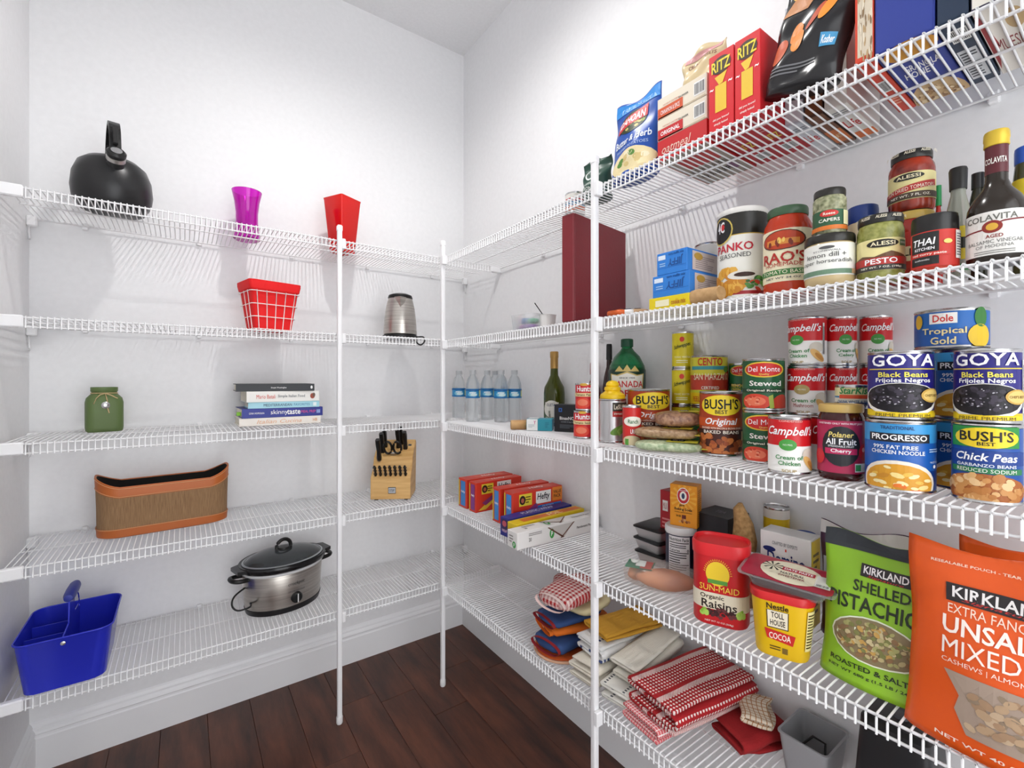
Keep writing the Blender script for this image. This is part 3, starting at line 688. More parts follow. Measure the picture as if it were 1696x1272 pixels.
# ------------------------------------------------------------------ third shelf: bottles, cans, jars
def water(u, v, i, lab):
    x, y, r, tf = fitv(u - 14, u + 14, v, A3); r = .0265; h = .193
    o = lathe('water_bottle', [(0, .004), (r * .6, .001), (r * .92, 0), (r, .008), (r * .97, .03), (r, .04), (r * .97, .05), (r, .06), (r * .97, .07), (r, .08), (r, .125), (r * .96, .14), (r * .7, .162), (r * .42, .174), (r * .42, .178)], mat('#e6edef', .06, 0, .8, .55), n=28)
    put(o, x, y, A3, facing(x, y)); tag(o, lab, 'bottle', 'water bottles in the corner')
    lathe('cap', [(r * .47, .176), (r * .47, h - .001), (r * .4, h), (0, h)], mat('#c9ccce', .4, 0, .3), o, 20)
    lathe('bottle_label', [(r + .0006, .088), (r + .0006, .122)], mat('#2f8fc4', .35), o, 30)
    P = pcyl(r + .0008, .034, .088); P.rect(0, .88, 2.2, .16, '#155a9c', 1).rect(0, .1, 2.2, .16, '#1d6db0', 1).ell(0, .42, .5, .28, '#7cc3dc', 1).ell(.1, .36, .36, .14, '#d8eef0', 2).text('water', 0, .6, .7, .2, '#ffffff', 3).rect(.85, .5, .25, .7, '#c9d890', 2); P.build(o)
for i, (u, v, lab) in enumerate(((760, 694, 'leftmost clear water bottle beside the corner post'), (783, 699, 'second water bottle from the corner post, standing forward'), (807, 696, 'third water bottle from the corner post'),
        (830, 700, 'fourth water bottle from the corner post, standing forward'), (852, 699, 'rightmost clear water bottle of the row'), (820, 693, 'water bottle half hidden in the back of the row'))): water(u, v, i, lab)
# cork tube, teal box, dark test box
p0, p1 = at(846, 712, A3), at(874, 706, A3); o = lathe('cork_tube', [(0, -.028), (.0135, -.028), (.015, -.026), (.015, .026), (.0135, .028), (.011, .028), (.011, .02), (0, .02)], noisy('cork', '#b98a55', '#d0a673', 30, .8), n=24)
put(o, p0.x + .03, p0.y - .006, A3 + .015, R(-70), R(-90), 0); o.rotation_euler = (R(90), 0, R(62)); tag(o, 'short tan cork tube lying at the shelf edge', 'tube')
a, b = at(873, 713, A3), at(918, 714, A3); w_ = (b - a).length
o = carton('small_box', w_ * .95, .05, .036, '#2c98ab', 'small teal and white box lying beside the cork tube', 'box', (a.x + b.x) / 2 + .015, (a.y + b.y) / 2 + .02, A3, math.atan2(b.y - a.y, b.x - a.x))
P = bfront(w_ * .95, .05, .036); P.rect(-.55, .5, .85, .98, '#eef0ee', 1).text('Y', -.35, .7, .18, .3, '#c58', 2).lines(-.6, .4, .5, .3, 3, '#b8c4c4', 2).lines(.6, .5, .3, .5, 4, '#1d7d90', 2); P.build(o)
P = btop(w_ * .95, .05, .036); P.rect(-.5, .5, .8, .9, '#e8ecea', 1); P.build(o)
a, b = at(920, 714, A3), at(962, 716, A3)
o = carton('test_kit_box', .085, .05, .082, '#17181d', 'black and blue test kit box before the olive oil bottle', 'box', (a.x + b.x) / 2 + .015, (a.y + b.y) / 2 + .005, A3, R(-62))
P = bfront(.085, .05, .082); P.text('BinaxNOW', .1, .5, 1.4, .12, '#f0f0f0', 1).rect(-.55, .8, .25, .14, '#2f62b5', 1).rect(-.55, .8, .12, .07, '#17181d', 2).text('COVID-19 Ag CARD', .05, .36, 1.1, .05, '#9aa0a8', 1).lines(0, .2, 1.2, .15, 3, '#5a6068', 1); P.build(o)
P = bleft(.085, .05, .082); P.rect(0, .5, 1.96, .98, '#2757a8', 1).rect(.1, .75, .5, .34, '#dfe8f2', 2).text('BinaxNOW', .1, .3, .3, .05, '#ffffff', 2); P.build(o)
# olive oil bottle
x, y, r, h = pc(896, 940, 581, 690, A3); r = min(r, .036)
o = lathe('olive_oil_bottle', [(0, .004), (r * .8, 0), (r, .006), (r, h * .44), (r * .93, h * .52), (r * .6, h * .61), (r * .38, h * .68), (r * .34, h * .8), (r * .34, h * .87)], mat('#4a5212', .1, 0, .35), n=32); put(o, x + .0, y, A3, facing(x, y)); tag(o, 'dark green olive oil bottle with gold neck foil', 'bottle')
lathe('neck_foil', [(r * .37, h * .77), (r * .37, h * .91), (r * .4, h * .92), (r * .4, h * .99), (r * .36, h), (0, h)], mat('#b08a4c', .35, .5), o, 24)
P = pcyl(r + .0003, .095); P.ell(-.2, .62, .62, .3, '#e8e6dc', 1).rect(-.2, .42, 1.25, .45, '#3c5a44', 1).rect(-.2, .7, 1.0, .3, '#e8e6dc', 2).text('OLIETA', -.25, .76, .6, .1, '#556', 3).text('OLIVE OIL', -.2, .3, .9, .09, '#e6e2c8', 3).lines(-.2, .15, .8, .12, 3, '#c8c49a', 3); P.build(o)
# tomato paste / sauce cans
x, y, r, h = pc(950, 984, 681, 727, A3); RED1 = '#d3202a'
for k, (zz, uu, nm, lab) in enumerate(((A3, 0, 'Tomato Sauce', 'lower of two small red tomato cans left of the near post'), (A3 + h + .0004, .006, 'Tomato Paste', 'upper of two small red tomato cans left of the near post'))):
    o, P = can('tomato_can', x + uu, y + uu * .2, zz, r * (1 if k == 0 else .96), h, [(0, RED1)], lab, 'can', -8, 'small red tomato cans')
    P.text('Hunts', 0, .8, 1.1, .2, '#ffffff', 3, .04).ell(0, .95, .3, .05, '#d8a93c', 2).rect(0, .58, 2.3, .13, '#f0d9a0', 1).text(nm, 0, .58, 1.4, .08, '#5a3a20', 2).ell(-.1, .28, .6, .2, '#e8452f', 2).ell(-.1, .3, .4, .12, '#f08060', 3).rect(.85, .3, .3, .2, '#f4f4f0', 2); P.build(o)
# ketchup and dark sauce bottles behind the post
def sauce(u0, u1, vt, vb, col, cap, lab, lc):
    x, y, r, h = pc(u0, u1, vt, vb, A3)
    o = lathe('sauce_bottle', [(0, .002), (r * .9, 0), (r, .006), (r, h * .5), (r * .8, h * .62), (r * .42, h * .74), (r * .38, h * .84)], mat(col, .15), n=28); put(o, x, y, A3, facing(x, y)); tag(o, lab, 'bottle')
    lathe('cap', [(r * .46, h * .82), (r * .44, h * .98), (r * .38, h), (0, h)], mat(cap, .35), o, 20)
    P = pcyl(r + .0003, h); P.rect(0, .3, 1.9, .32, lc, 1).ell(0, .3, .8, .12, '#d8c9a0', 2).text('SAUCE', 0, .3, .9, .06, '#701818', 3); P.build(o)
sauce(970, 996, 600, 708, '#6e1414', '#8e2020', 'dark red sauce bottle partly hidden by the near post', '#b52a22')
sauce(998, 1020, 569, 686, '#2a1410', '#161616', 'brown sauce bottle with black cap behind the near post', '#5a3a28')
# canned peas with a yellow nozzle cap standing on it
x, y, r, h = pc(992, 1037, 661, 734, A3)
o, P = can('pea_can', x, y, A3, r, h, [(0, '#c4c4c4')], 'silver pea can with dark label right of the near post', 'can', 6); o.children[0].data.materials[0] = mat('#cfcfd0', .3, .8)
P.rect(.45, .82, 1.05, .2, '#3a3426', 1).text('LeSUEUR', .45, .82, .9, .11, '#efe9d2', 2).rect(.45, .66, 1.05, .13, '#c22a26', 1).text('sweet peas', .45, .66, .9, .07, '#f6e8d8', 2).ell(.35, .3, .55, .1, '#6c9a3c', 1, rot=8).ell(.5, .34, .35, .07, '#8fb858', 2, rot=14).blobs(.4, .22, .4, .05, 7, .07, .028, ['#7aa845', '#94bc5c'], 2); P.build(o)
c = lathe('nozzle_cap', [(0, 0), (r * .92, 0), (r * .95, .003), (r * .9, .010), (r * .6, .017), (r * .55, .02), (r * .62, .022), (r * .6, .028), (r * .45, .031), (r * .5, .033), (r * .46, .039), (r * .3, .044), (0, .046)], mat('#f2c81c', .4), n=28)
put(c, x, y, A3 + h + .0004); tag(c, 'yellow stepped nozzle cap on top of the silver pea can', 'cap')
# red beans can squeezed behind the peas
x, y, r, h = pc(1031, 1062, 672, 741, A3); o, P = can('bean_can', x, y, A3, r, h, [(0, '#cf2a26')], 'red bean can squeezed between pea can and brown bean can', 'can', 0)
P.ell(.1, .62, .8, .12, '#f0eee0', 1).text('Ranch', .1, .62, .8, .1, '#2c6a3a', 2).text('LRB', .1, .38, .4, .1, '#ffffff', 2).ell(0, .15, .8, .13, '#d9c9a0', 1).rect(-.4, .1, .3, .2, '#5a9a3c', 2); P.build(o)
# ginger ale
x, y, r, h0 = ps(1008, 1069, 559, .208, A3); kz = h0 / .242; G = mat('#35a868', .06, 0, .8)
o = lathe('soda_bottle', [(0, .006), (r * .6, 0), (r * .92, .004), (r, .02), (r, .162 * kz), (r * .95, .175 * kz), (r * .7, .198 * kz), (r * .4, .212 * kz), (r * .28, .22 * kz), (r * .28, .226 * kz)], G, n=36); put(o, x, y, A3, facing(x, y)); tag(o, 'large green ginger ale bottle', 'bottle')
lathe('cap', [(r * .34, .222 * kz), (r * .34, .24 * kz), (r * .3, .242 * kz), (0, .242 * kz)], mat('#0f4a30', .4), o, 24)
lathe('soda', [(0, .007), (r * .9, .007), (r * .97, .02), (r * .97, .16 * kz), (r * .94, .17 * kz), (0, .17 * kz)], mat('#20481a', .1, 0, .2), o, 30)
lathe('wrap_label', [(r + .0006, .075 * kz), (r + .0006, .165 * kz)], mat('#10392a', .35), o, 36)
P = pcyl(r + .0009, .092 * kz, .073 * kz); P.poly([(-.75, .9), (-.4, .86), (0, .95), (.4, .86), (.75, .9), (.68, .45), (.4, .2), (0, .05), (-.4, .2), (-.68, .45)], '#d8c074', 1).poly([(-.68, .87), (-.38, .83), (0, .91), (.38, .83), (.68, .87), (.62, .47), (.36, .24), (0, .1), (-.36, .24), (-.62, .47)], '#f4f2ea', 2)
P.text('CANADA', .02, .62, 1.3, .17, '#d02a2a', 3, .03).text('DRY', 0, .38, .75, .17, '#d02a2a', 3, .03).text('SINCE 1904', 0, .78, .6, .04, '#444', 3).poly([(-.5, .95), (-.3, 1.1), (-.15, .98), (0, 1.13), (.15, .98), (.3, 1.1), (.5, .95)], '#d8c074', 1).text('GINGER ALE', 0, -.1, 1.3, .1, '#e8e2b0', 3); P.build(o)
# bean / tomato / soup cans: builders of their printed fronts
def beans_print(P, sub='Original', strip='BAKED BEANS', c1='#c8501e', c2='#3a1a14'):
    P.ell(0, .79, .78, .16, '#f0d22c', 1).text("BUSH'S", 0, .81, 1.25, .16, '#1c1a16', 2, .04).text('BEST', 0, .69, .42, .06, '#1c1a16', 2, .02)
    P.rect(0, .53, 2.5, .13, c1, 1).text(sub, 0, .53, 1.15, .13, '#ffffff', 3, .02, .25).text('SEASONED WITH BACON & BROWN SUGAR', 0, .44, 1.5, .03, '#ffe9d0', 3).rect(0, .38, 2.5, .075, c2, 1).text(strip, 0, .38, 1.3, .05, '#f6eadb', 3)
    P.blobs(0, .17, .95, .15, 46, .13, .045, ['#b8622c', '#a5522a', '#c9763c', '#8f4522'], 2, 5, True); return P
def bush_can(u0, u1, vt, vb, lab, turn):
    x, y, r, h = pc(u0, u1, vt, vb, A3); o, P = can('baked_bean_can', x, y, A3, r, h, [(0, '#4a1e14'), (.34, '#a83a1c')], lab, 'can', turn, 'baked bean cans'); beans_print(P).rect(.95, .32, .3, .14, '#d9c48a', 4).text('NET WT 16 OZ', .7, .06, .5, .03, '#f0e0d0', 4); P.build(o); return o
bush_can(1039, 1109, 645, 737, 'brown baked bean can beside the ginger ale bottle', 14)
bush_can(1158, 1229, 649, 757, 'brown baked bean can standing at the shelf edge', 2)
# lemon-lime soda cans in a column
x, y, r, h = ps(1112, 1148, 548, .236, A3); h = h / 3 - .0003
for k in range(3):
    o, P = can('soda_can', x + .001 * k, y, A3 + k * (h + .0003), r, h, [(0, '#d8c81e'), (.08, '#dccb22')], ('bottom', 'middle', 'top')[k] + ' yellow soda can of the stacked column', 'can', -4, 'yellow soda cans')
    P.text('Schweppes', 0, .6, 1.2, .14, '#20401c', 2, .02, .2, 12).ell(0, .78, .16, .07, '#d8402c', 2).text('TONIC WATER', 0, .3, 1.1, .05, '#f4f2c0', 2).lines(0, .18, .8, .1, 2, '#f0eec0', 2); P.build(o)
# cento tomatoes on top of another can
x, y, r, h = pc(1143, 1205, 672, 725, A3)
o, P = can('tomato_can', x, y, A3, r, h * .98, [(0, '#2e6a3c'), (.5, '#b8c43a')], 'green tomato can under the yellow tomato can', 'can', 0); P.text('TOMATOES', -.1, .8, 1.1, .14, '#d03a24', 2, .03).ell(.1, .35, .6, .2, '#c8442a', 2); P.build(o)
h2 = zat(588, dep(x, y) - r) - A3 - h * .98
o, P = can('tomato_can', x, y, A3 + h * .98 + .0004, r, h2, [(0, '#e6c81c'), (.24, '#c9cf3a'), (.3, '#c23c24'), (.62, '#d7cf35')], 'yellow can with red script of peeled tomatoes, on the green one', 'can', 12)
P.text('CENTO', -.1, .87, 1.0, .15, '#c3281c', 2, .04).rect(-.1, .75, 1.7, .07, '#3f9aa0', 1).text('SAN MARZANO', .0, .58, 1.6, .13, '#f6f0c8', 2, .03).text('CERTIFIED', -.1, .36, .7, .06, '#f4f0e0', 2).text('PEELED TOMATOES', -.1, .14, 1.5, .1, '#c3281c', 2, .02).ell(.75, .5, .3, .2, '#b52a1c', 2).ell(.6, .72, .14, .06, '#4f8a30', 3); P.build(o)
# green vegetable / stewed tomato cans
def delmonte(P, big, small, pic=True):
    P.ell(-.05, .78, .78, .15, '#e8c33a', 1).ell(-.05, .78, .7, .125, '#d22a24', 2).text('Del Monte', -.05, .79, 1.15, .1, '#ffffff', 3, .03).text('Quality', -.05, .69, .34, .045, '#f0d060', 3)
    if big: P.text(big, 0, .52, 1.15, .1, '#f4f2ea', 2, .02)
    P.rect(-.05, .38, 1.9, .08, '#123d24', 1).text(small, -.05, .38, 1.3, .05, '#f0ecd8', 2)
    if pic: P.ell(-.35, .17, .55, .15, '#d8442c', 1).ell(-.35, .18, .36, .09, '#ee7a58', 2).blobs(-.35, .18, .4, .09, 10, .06, .02, ['#f09a78', '#c83a22'], 3, 4).ell(.65, .14, .42, .17, '#c23a24', 1).rect(.2, .17, .16, .25, '#a8b84a', 2, 12)
    return P
x, y, r, h = pc(1229, 1300, 681, 769, A3)
o, P = can('stewed_tomato_can', x, y, A3, r, h, [(0, '#1c5a34')], 'lower green stewed tomato can with red crest', 'can', 6, 'stewed tomato cans'); delmonte(P, 'Stewed', 'Original Recipe'); P.build(o)
o, P = can('stewed_tomato_can', x + .003, y + .002, A3 + h + .0004, r, h, [(0, '#1c5a34')], 'upper green stewed tomato can with red crest', 'can', 6, 'stewed tomato cans'); delmonte(P, 'Stewed', 'Original Recipe'); P.build(o)
x2, y2, r2, h2 = pc(1194, 1234, 662, 716, A3)
o, P = can('vegetable_can', x2 + .02, y2 - .008, A3, r2, h2 * 1.02, [(0, '#1f6a3a')], 'plain green can below the green bean can', 'can', 0); P.build(o)
o, P = can('green_bean_can', x2 + .02, y2 - .008, A3 + h2 * 1.02 + .0004, r2, .082, [(0, '#5aa0c8'), (.2, '#1f6a3a')], 'small green bean can behind the stewed tomatoes', 'can', 6); delmonte(P, None, 'Blue Lake', False).text('FRENCH STYLE', -.05, .36, 1.3, .1, '#e6d850', 3).text('GREEN BEANS', -.05, .24, 1.3, .1, '#e6d850', 3); P.build(o)
# soup cans
def soup(P, t1, t2, spot='#4a9a42', cut=False):
    P.text("Campbell's", 0, .74, 1.75, .2, '#ffffff', 2, .015, .35).text('CONDENSED', 0, .93, .8, .035, '#e9b0a8', 2).ell(-.1, .52, .3, .1, spot, 3).text('NO MSG', -.1, .52, .3, .03, '#e8f0e0', 4)
    P.text(t1, -.05, .3, .95, .075, '#3c8a48' if 'Chicken' not in t2 or spot == '#4a9a42' else '#a02a2a', 2, .02).text(t2, -.05, .2, .75, .075, '#3c8a48' if spot == '#4a9a42' else '#a02a2a', 2, .02).text('SOUP', -.05, .07, .5, .05, '#b09a60', 2)
    P.ell(.68, .36, .28, .11, '#d8d0c0', 2).ell(.72, .2, .3, .09, '#e2b46a', 3, rot=-20).ell(.8, .17, .2, .05, '#c98a3c', 4, rot=-20); return P
SB = [(0, '#f3f1ec'), (.5, '#cf1c22')]
x, y, r, h = pc(1271, 1343, 691, 787, A3); o, P = can('soup_can', x, y, A3, r, h, SB, 'front red and white soup can at the shelf edge', 'can', 4, 'condensed soup cans'); soup(P, 'Cream of', 'Chicken'); P.build(o)
o, P = can('soup_can', x + .052, y - .03, A3, r * .62, h, SB, 'soup can hidden between front soup can and jam jar', 'can', 30, 'condensed soup cans'); soup(P, 'Cream of', 'Chicken'); P.build(o)
xs, ys, rs, ts = fits(1303, 1368, .158); hs_ = (zat(523, ts) - A3) / 3
for k in range(3):
    o, P = can('soup_can', xs + (.004 if k == 2 else 0), ys, A3 + k * (hs_ + .0003), rs, hs_, SB, ('bottom soup can of the tall front stack', 'middle soup can of the tall front stack, with a tan seal', 'top soup can of the tall front stack, with a green seal')[k], 'can', (0, -6, -26)[k], 'condensed soup cans')
    soup(P, 'Cream of', 'Chicken' if k != 1 else 'Mushroom', '#4a9a42' if k != 1 else '#b09a60').bars(1.0, .5, .1, .7, 8, 3); P.build(o)
for j, (du, tn, lab) in enumerate(((1372, -50, 'in the second stack behind the tall front stack'), (1386, -60, 'in the rearmost soup stack'))):
    x2, y2, r2, t2 = fits(du - 30, du + 16, .185 + .0 * j); x2 = (xs + .047, -.033)[j]; y2 = ys - (.04, .082)[j]
    for k in range(3):
        o, P = can('soup_can', min(x2, -.036), y2, A3 + k * (hs_ + .0003), rs * .78, hs_, SB, ('bottom', 'middle', 'top')[k] + ' soup can ' + lab, 'can', tn + 75, 'condensed soup cans'); soup(P, 'Cream of', 'Celery'); P.build(o)
# jam
x, y, r, h = pc(1353, 1432, 669, 797, A3)
o, P = jar('jam_jar', x, y, A3, r, h, '#3a0f12', '#c8a860', 'cherry fruit spread jar with gold lid', 'jar', 2, lid_h=.013, neck=.9, lab=(.1, .78, '#b02a52'), shoulder=.12, lidr=.93)
P.ell(-.02, .45, .62, .26, '#26282c', 1).text('Polaner', -.02, .6, .78, .07, '#f2dc7c', 2, .02, .2).text('All Fruit', -.02, .51, .95, .08, '#ffffff', 2, .02).text('SPREADABLE FRUIT', -.02, .45, .8, .025, '#e0e0e0', 2).rect(-.02, .385, 1.0, .075, '#c22a5c', 2).text('Cherry', -.02, .385, .62, .06, '#ffffff', 3).text('SWEETENED ONLY WITH FRUIT JUICE', -.05, .74, 1.5, .03, '#f6e8ec', 2).ell(.8, .38, .26, .11, '#d02030', 3).ell(.74, .41, .07, .03, '#f0a0a0', 4).ell(-.78, .3, .24, .1, '#d02030', 3).rect(.65, .18, .5, .11, '#e8eef0', 3).rect(.52, .18, .2, .08, '#3c9a5c', 4); P.build(o)
# tuna on a hidden jar behind the jam
x2, y2, r2, t2 = fits(1382, 1444, .12); zt = zat(672, t2)
o, P = can('tuna_can', x2, y2, A3, r2 * .9, zt - A3, [(0, '#6a3a22')], 'brown can under the tuna can behind the jam', 'can', 0); P.build(o)
o, P = can('tuna_can', x2, y2, zt + .0004, r2, .034, [(0, '#e8e4d2'), (.3, '#3f7fb0'), (.42, '#e6dca8')], 'flat tuna can behind the jam jar', 'can', 6)
P.text('StarKist', 0, .72, 1.3, .34, '#2a8a4a', 2, .02, .2).rect(.1, .42, 1.5, .18, '#d8502c', 2).text('CHUNK WHITE ALBACORE', .05, .18, 1.6, .14, '#2a5a8a', 2); P.build(o)
# black beans on chicken soup, and again behind
x, y, r, h = pc(1430, 1549, 697, 817, A3)
def progresso(x, y, z, r, h, lab, turn):
    o, P = can('noodle_soup_can', x, y, z, r, h, [(0, '#123a86'), (.3, '#1d5cae'), (.72, '#3f9ad6')], lab, 'can', turn, 'blue noodle soup cans')
    P.text('TRADITIONAL', -.15, .9, .7, .05, '#2a4a7a', 2).rect(-.12, .76, 1.35, .12, '#1c1c24', 1).text('PROGRESSO', -.12, .765, 1.2, .08, '#ffffff', 2, .03).text('99% FAT FREE', -.2, .63, .95, .055, '#f0f4f8', 2).text('CHICKEN NOODLE', -.15, .56, 1.15, .055, '#f0f4f8', 2).lines(.72, .6, .35, .06, 2, '#bcd4ee', 2).ell(-.15, .15, .85, .3, '#ece4d4', 1, 24, 0, 360).ell(-.15, .14, .78, .26, '#d89a2c', 2).blobs(-.15, .16, .65, .2, 26, .12, .03, ['#f0d68a', '#e8b84c', '#e2742a', '#f4e2a8', '#c98a2a'], 3, 8).ell(.72, .38, .05, .025, '#ffffff', 2).text('MADE WITH', .72, .44, .3, .025, '#e0ecf8', 2); P.build(o); return o
def goya(x, y, z, r, h, lab, turn):
    o, P = can('black_bean_can', x, y, z, r, h, [(0, '#e8c81e'), (.1, '#251f78')], lab, 'can', turn, 'black bean cans')
    P.text('GOYA', -.05, .86, 1.55, .17, '#ffffff', 2, .06).rect(-.05, .735, 1.8, .015, '#d9c04a', 2).text('Black Beans', -.05, .655, 1.15, .075, '#f2e45a', 2, .03).text('Frijoles Negros', -.05, .565, 1.3, .08, '#ffffff', 2, .03).ell(-.1, .3, 1.0, .24, '#f0eee6', 1).ell(-.1, .32, .93, .21, '#17131a', 2)
    P.blobs(-.1, .33, .82, .17, 60, .085, .028, ['#2c2630', '#14101a', '#3a3340', '#0c0a10'], 3, 3).blobs(-.1, .34, .75, .15, 30, .025, .008, ['#b8b4bc', '#8a8690'], 6, 5).ell(.62, .36, .3, .1, '#caa24a', 9).ell(.62, .36, .25, .08, '#e0c070', 10).text("CHEF'S BEST", .62, .36, .44, .035, '#7a5a1c', 11).rect(-.05, .07, 1.9, .09, '#e8c81e', 2).text('PRIME PREMIUM', -.05, .07, 1.3, .045, '#5a4a14', 3).bars(1.0, .5, .14, .7, 8, 3); P.build(o); return o
progresso(x, y, A3, r, h, 'blue chicken noodle soup can at the front, below the black beans', 8)
goya(x + .002, y, A3 + h + .0004, r * .93, zat(580, dep(x, y) - r) - A3 - h, 'left black bean can, on the noodle soup can', 10)
xb, yb = x + .085, y - .052
progresso(xb, yb, A3, r, h, 'rear noodle soup can, lower of its stack', 20); progresso(xb, yb, A3 + h + .0004, r, h, 'rear noodle soup can, upper of its stack', 20)
o, P = can('fruit_can', xb - .008, yb + .012, A3 + 2 * h + .0008, r * 1.02, .058, [(0, '#1b57a8'), (.5, '#1d66b4')], 'short blue tropical fruit can on the rear stack', 'can', 0)
P.rect(-.15, .75, .55, .26, '#f0eee8', 1).text('Dole', -.15, .75, .4, .18, '#d0302a', 2, .03).text('Tropical', -.15, .42, .9, .2, '#e8d89a', 2, .02).text('Gold', -.15, .2, .5, .18, '#e8d89a', 2, .02).ell(.6, .3, .28, .28, '#e8c02a', 2).ell(.62, .75, .16, .24, '#3c7a3a', 2).ell(-.72, .7, .12, .18, '#e8b830', 2); P.build(o)
x, y, r, h = pc(1573, 1693, 703, 836, A3)
o, P = can('chick_pea_can', x, y, A3, r, h, [(0, '#1d4f9e')], 'blue and green chick pea can at the right end', 'can', 4)
P.rect(-.1, .84, 1.6, .26, '#2a8a3e', 1).ell(-.05, .83, .72, .13, '#f0d22c', 2).text("BUSH'S", -.05, .85, 1.15, .13, '#1c1a16', 3, .04).text('BEST', -.05, .755, .36, .045, '#1c1a16', 3, .02).rect(-.05, .58, 1.9, .17, '#1c3f8a', 2).text('Chick Peas', -.05, .59, 1.35, .1, '#ffffff', 3, .02, .2).text('GARBANZO BEANS', -.05, .485, 1.3, .04, '#e0e6f0', 3).rect(-.05, .42, 1.7, .07, '#2a7a4a', 2).text('REDUCED SODIUM', -.05, .42, 1.3, .045, '#f0f4ea', 3)
P.ell(-.1, .18, 1.05, .2, '#a8602c', 1).blobs(-.1, .18, .95, .17, 56, .12, .045, ['#dcae74', '#c98f52', '#e6c08c', '#b8783c'], 2, 6); P.build(o)
goya(x + .004, y, A3 + h + .0004, r * .96, zat(577, dep(x, y) - r) - A3 - h, 'right black bean can, on the chick pea can', 4)
# bags of dried beans and lentils
def bean_bag(u, v, z, w_, d_, T, c1, c2, rz, lab, strip):
    p = at(u, v, A3); n = 28; out = [(w_ / 2 * (abs(math.cos(2 * math.pi * i / n)) ** .6) * (1 if math.cos(2 * math.pi * i / n) > 0 else -1), d_ / 2 * (abs(math.sin(2 * math.pi * i / n)) ** .7) * (1 if math.sin(2 * math.pi * i / n) > 0 else -1)) for i in range(n)]
    o = puff('bean_bag', out, T, noisy('beans_' + c1, c1, c2, 130, .35, bump=.8, detail=1), cz=T / 2, flat=.6); put(o, p.x, p.y, z, rz); tag(o, lab, 'bag', 'bags of dried beans')
    P = Print(lambda x, y, q: (w_ * .2 + x * w_ * .22, (y - .5) * d_ * .72, T * (.985 - .1 * abs(y - .5)) + q + .0006), [-.5, 0, .5], [.25, .5, .75]); P.rect(0, .5, 2, .9, strip, 1).rect(-.3, .5, .9, .5, '#17171a', 2).text('GOYA', -.3, .5, .7, .3, '#ffffff', 3, .04); P.build(o, 'bag_label')
    sd_ = box('sealed_end', .012, d_ * .8, .001, mat(strip, .3), o, (w_ / 2 + .002, 0, T / 2), 0)
    return o
pz = A3
bean_bag(1108, 747, A3, .145, .085, .024, '#8fa37c', '#c9d3b0', R(-62), 'bag of green split peas at the bottom of the bean bags', '#c9c23a')
bean_bag(1103, 744, A3 + .0245, .14, .08, .026, '#8a6a4c', '#b89a78', R(-66), 'bag of brown lentils in the middle of the bean bags', '#d8c43a')
bean_bag(1122, 744, A3 + .051, .10, .078, .036, '#7a5442', '#b0886a', R(-40), 'round bag of reddish lentils on top of the bean bags', '#d0c048')
# ------------------------------------------------------------------ second shelf
def rj(name, u0, u1, vt, sb, fill, lid, label, turn=0, z=None, **k):
    x, y, r, h = ps(u0, u1, vt, sb, z or A2); return jar(name, x, y, z or A2, r, h, fill, lid, label, 'jar', turn, **k) + (x, y, r, h)
# maroon binder standing on edge
a, t0 = onx(921, XF + .012); q, t1 = onx(951, XF + .012)
B = empty('binder', (XF + .012 + .12, a.y - .03, A2), RZ + R(9)); tag(B, 'large maroon leather binder standing behind the near post', 'binder'); mr_ = mat('#7c2028', .42, bump=.12, bscale=150)
hb = zat(364, t0) - A2
box('spine', .040, .008, hb, mr_, B, (0, -.122, 0), .003)
for sx in (-.018, .018): box('cover', .004, .24, hb, mr_, B, (sx, 0, 0), .0015)
box('pages', .031, .225, hb - .012, mat('#e6e0d4', .8), B, (0, 0, .006), 0)
# clear tub with coloured odds and ends, white cup with a stirrer
p, t = onx(876, XF + .07); T = empty('plastic_tub', (p.x, p.y, A2), RZ + R(6)); tag(T, 'clear plastic tub of purple and green odds and ends', 'tub')
gq = mat('#eef2f4', .08, 0, .7, .45)
loft('tub', [rr(.045, .03, .008, 0, 3), rr(.05, .034, .008, .05, 3), rr(.048, .032, .008, .05, 3), rr(.0435, .0285, .008, .002, 3)], gq, T)
puff('purple_cloth', [(.038 * math.cos(i * .4), .022 * math.sin(i * .4)) for i in range(16)], .018, mat('#8a5aa8', .7), T, cz=.012)
puff('green_cloth', [(.02 + .018 * math.cos(i * .4), .016 * math.sin(i * .4)) for i in range(16)], .016, mat('#4aa67c', .7), T, cz=.03)
puff('blue_cloth', [(-.012 + .018 * math.cos(i * .4), .014 * math.sin(i * .4)) for i in range(16)], .02, mat('#5c86b8', .7), T, cz=.032)
p, t = onx(911, XF + .1); c = lathe('paper_cup', [(0, .002), (.022, 0), (.026, .045), (.0275, .046), (.025, .046), (.021, .003), (0, .003)], mat('#f0efec', .5), n=24); put(c, p.x, p.y + .012, A2); tag(c, 'white cup beside the binder', 'cup')
tb('stirrer', [(.0, 0, .004), (-.01, .012, .05), (-.026, .03, .085)], .0016, BLACK, c, 5)
# snack packets lying beyond the post
for i, (u, c, lab) in enumerate(((1030, '#e0662c', 'orange snack packet lying beside the binder'), (1042, '#e8e6e4', 'white and blue snack packet beside the binder'), (1056, '#c9a27a', 'tan snack packet nearest the yellow box'))):
    p, t = onx(u, XF + .06 + .012 * i); o = puff('snack_packet', [(.034 * math.copysign(abs(math.cos(k * .2618)) ** .5, math.cos(k * .2618)), .026 * math.copysign(abs(math.sin(k * .2618)) ** .5, math.sin(k * .2618))) for k in range(24)], .018, mat(c, .35), cz=.009, wob=.001); put(o, p.x, p.y, A2 + .001, R(20 * i)); tag(o, lab, 'packet', 'snack packets')
    P = Print(lambda x, y, q_: (x * .02, (y - .5) * .03, .0182 + q_)); P.rect(0, .5, 1.2, .5, ('#f4e9d8', '#3a62b0', '#7a4a2c')[i], 1); P.build(o)
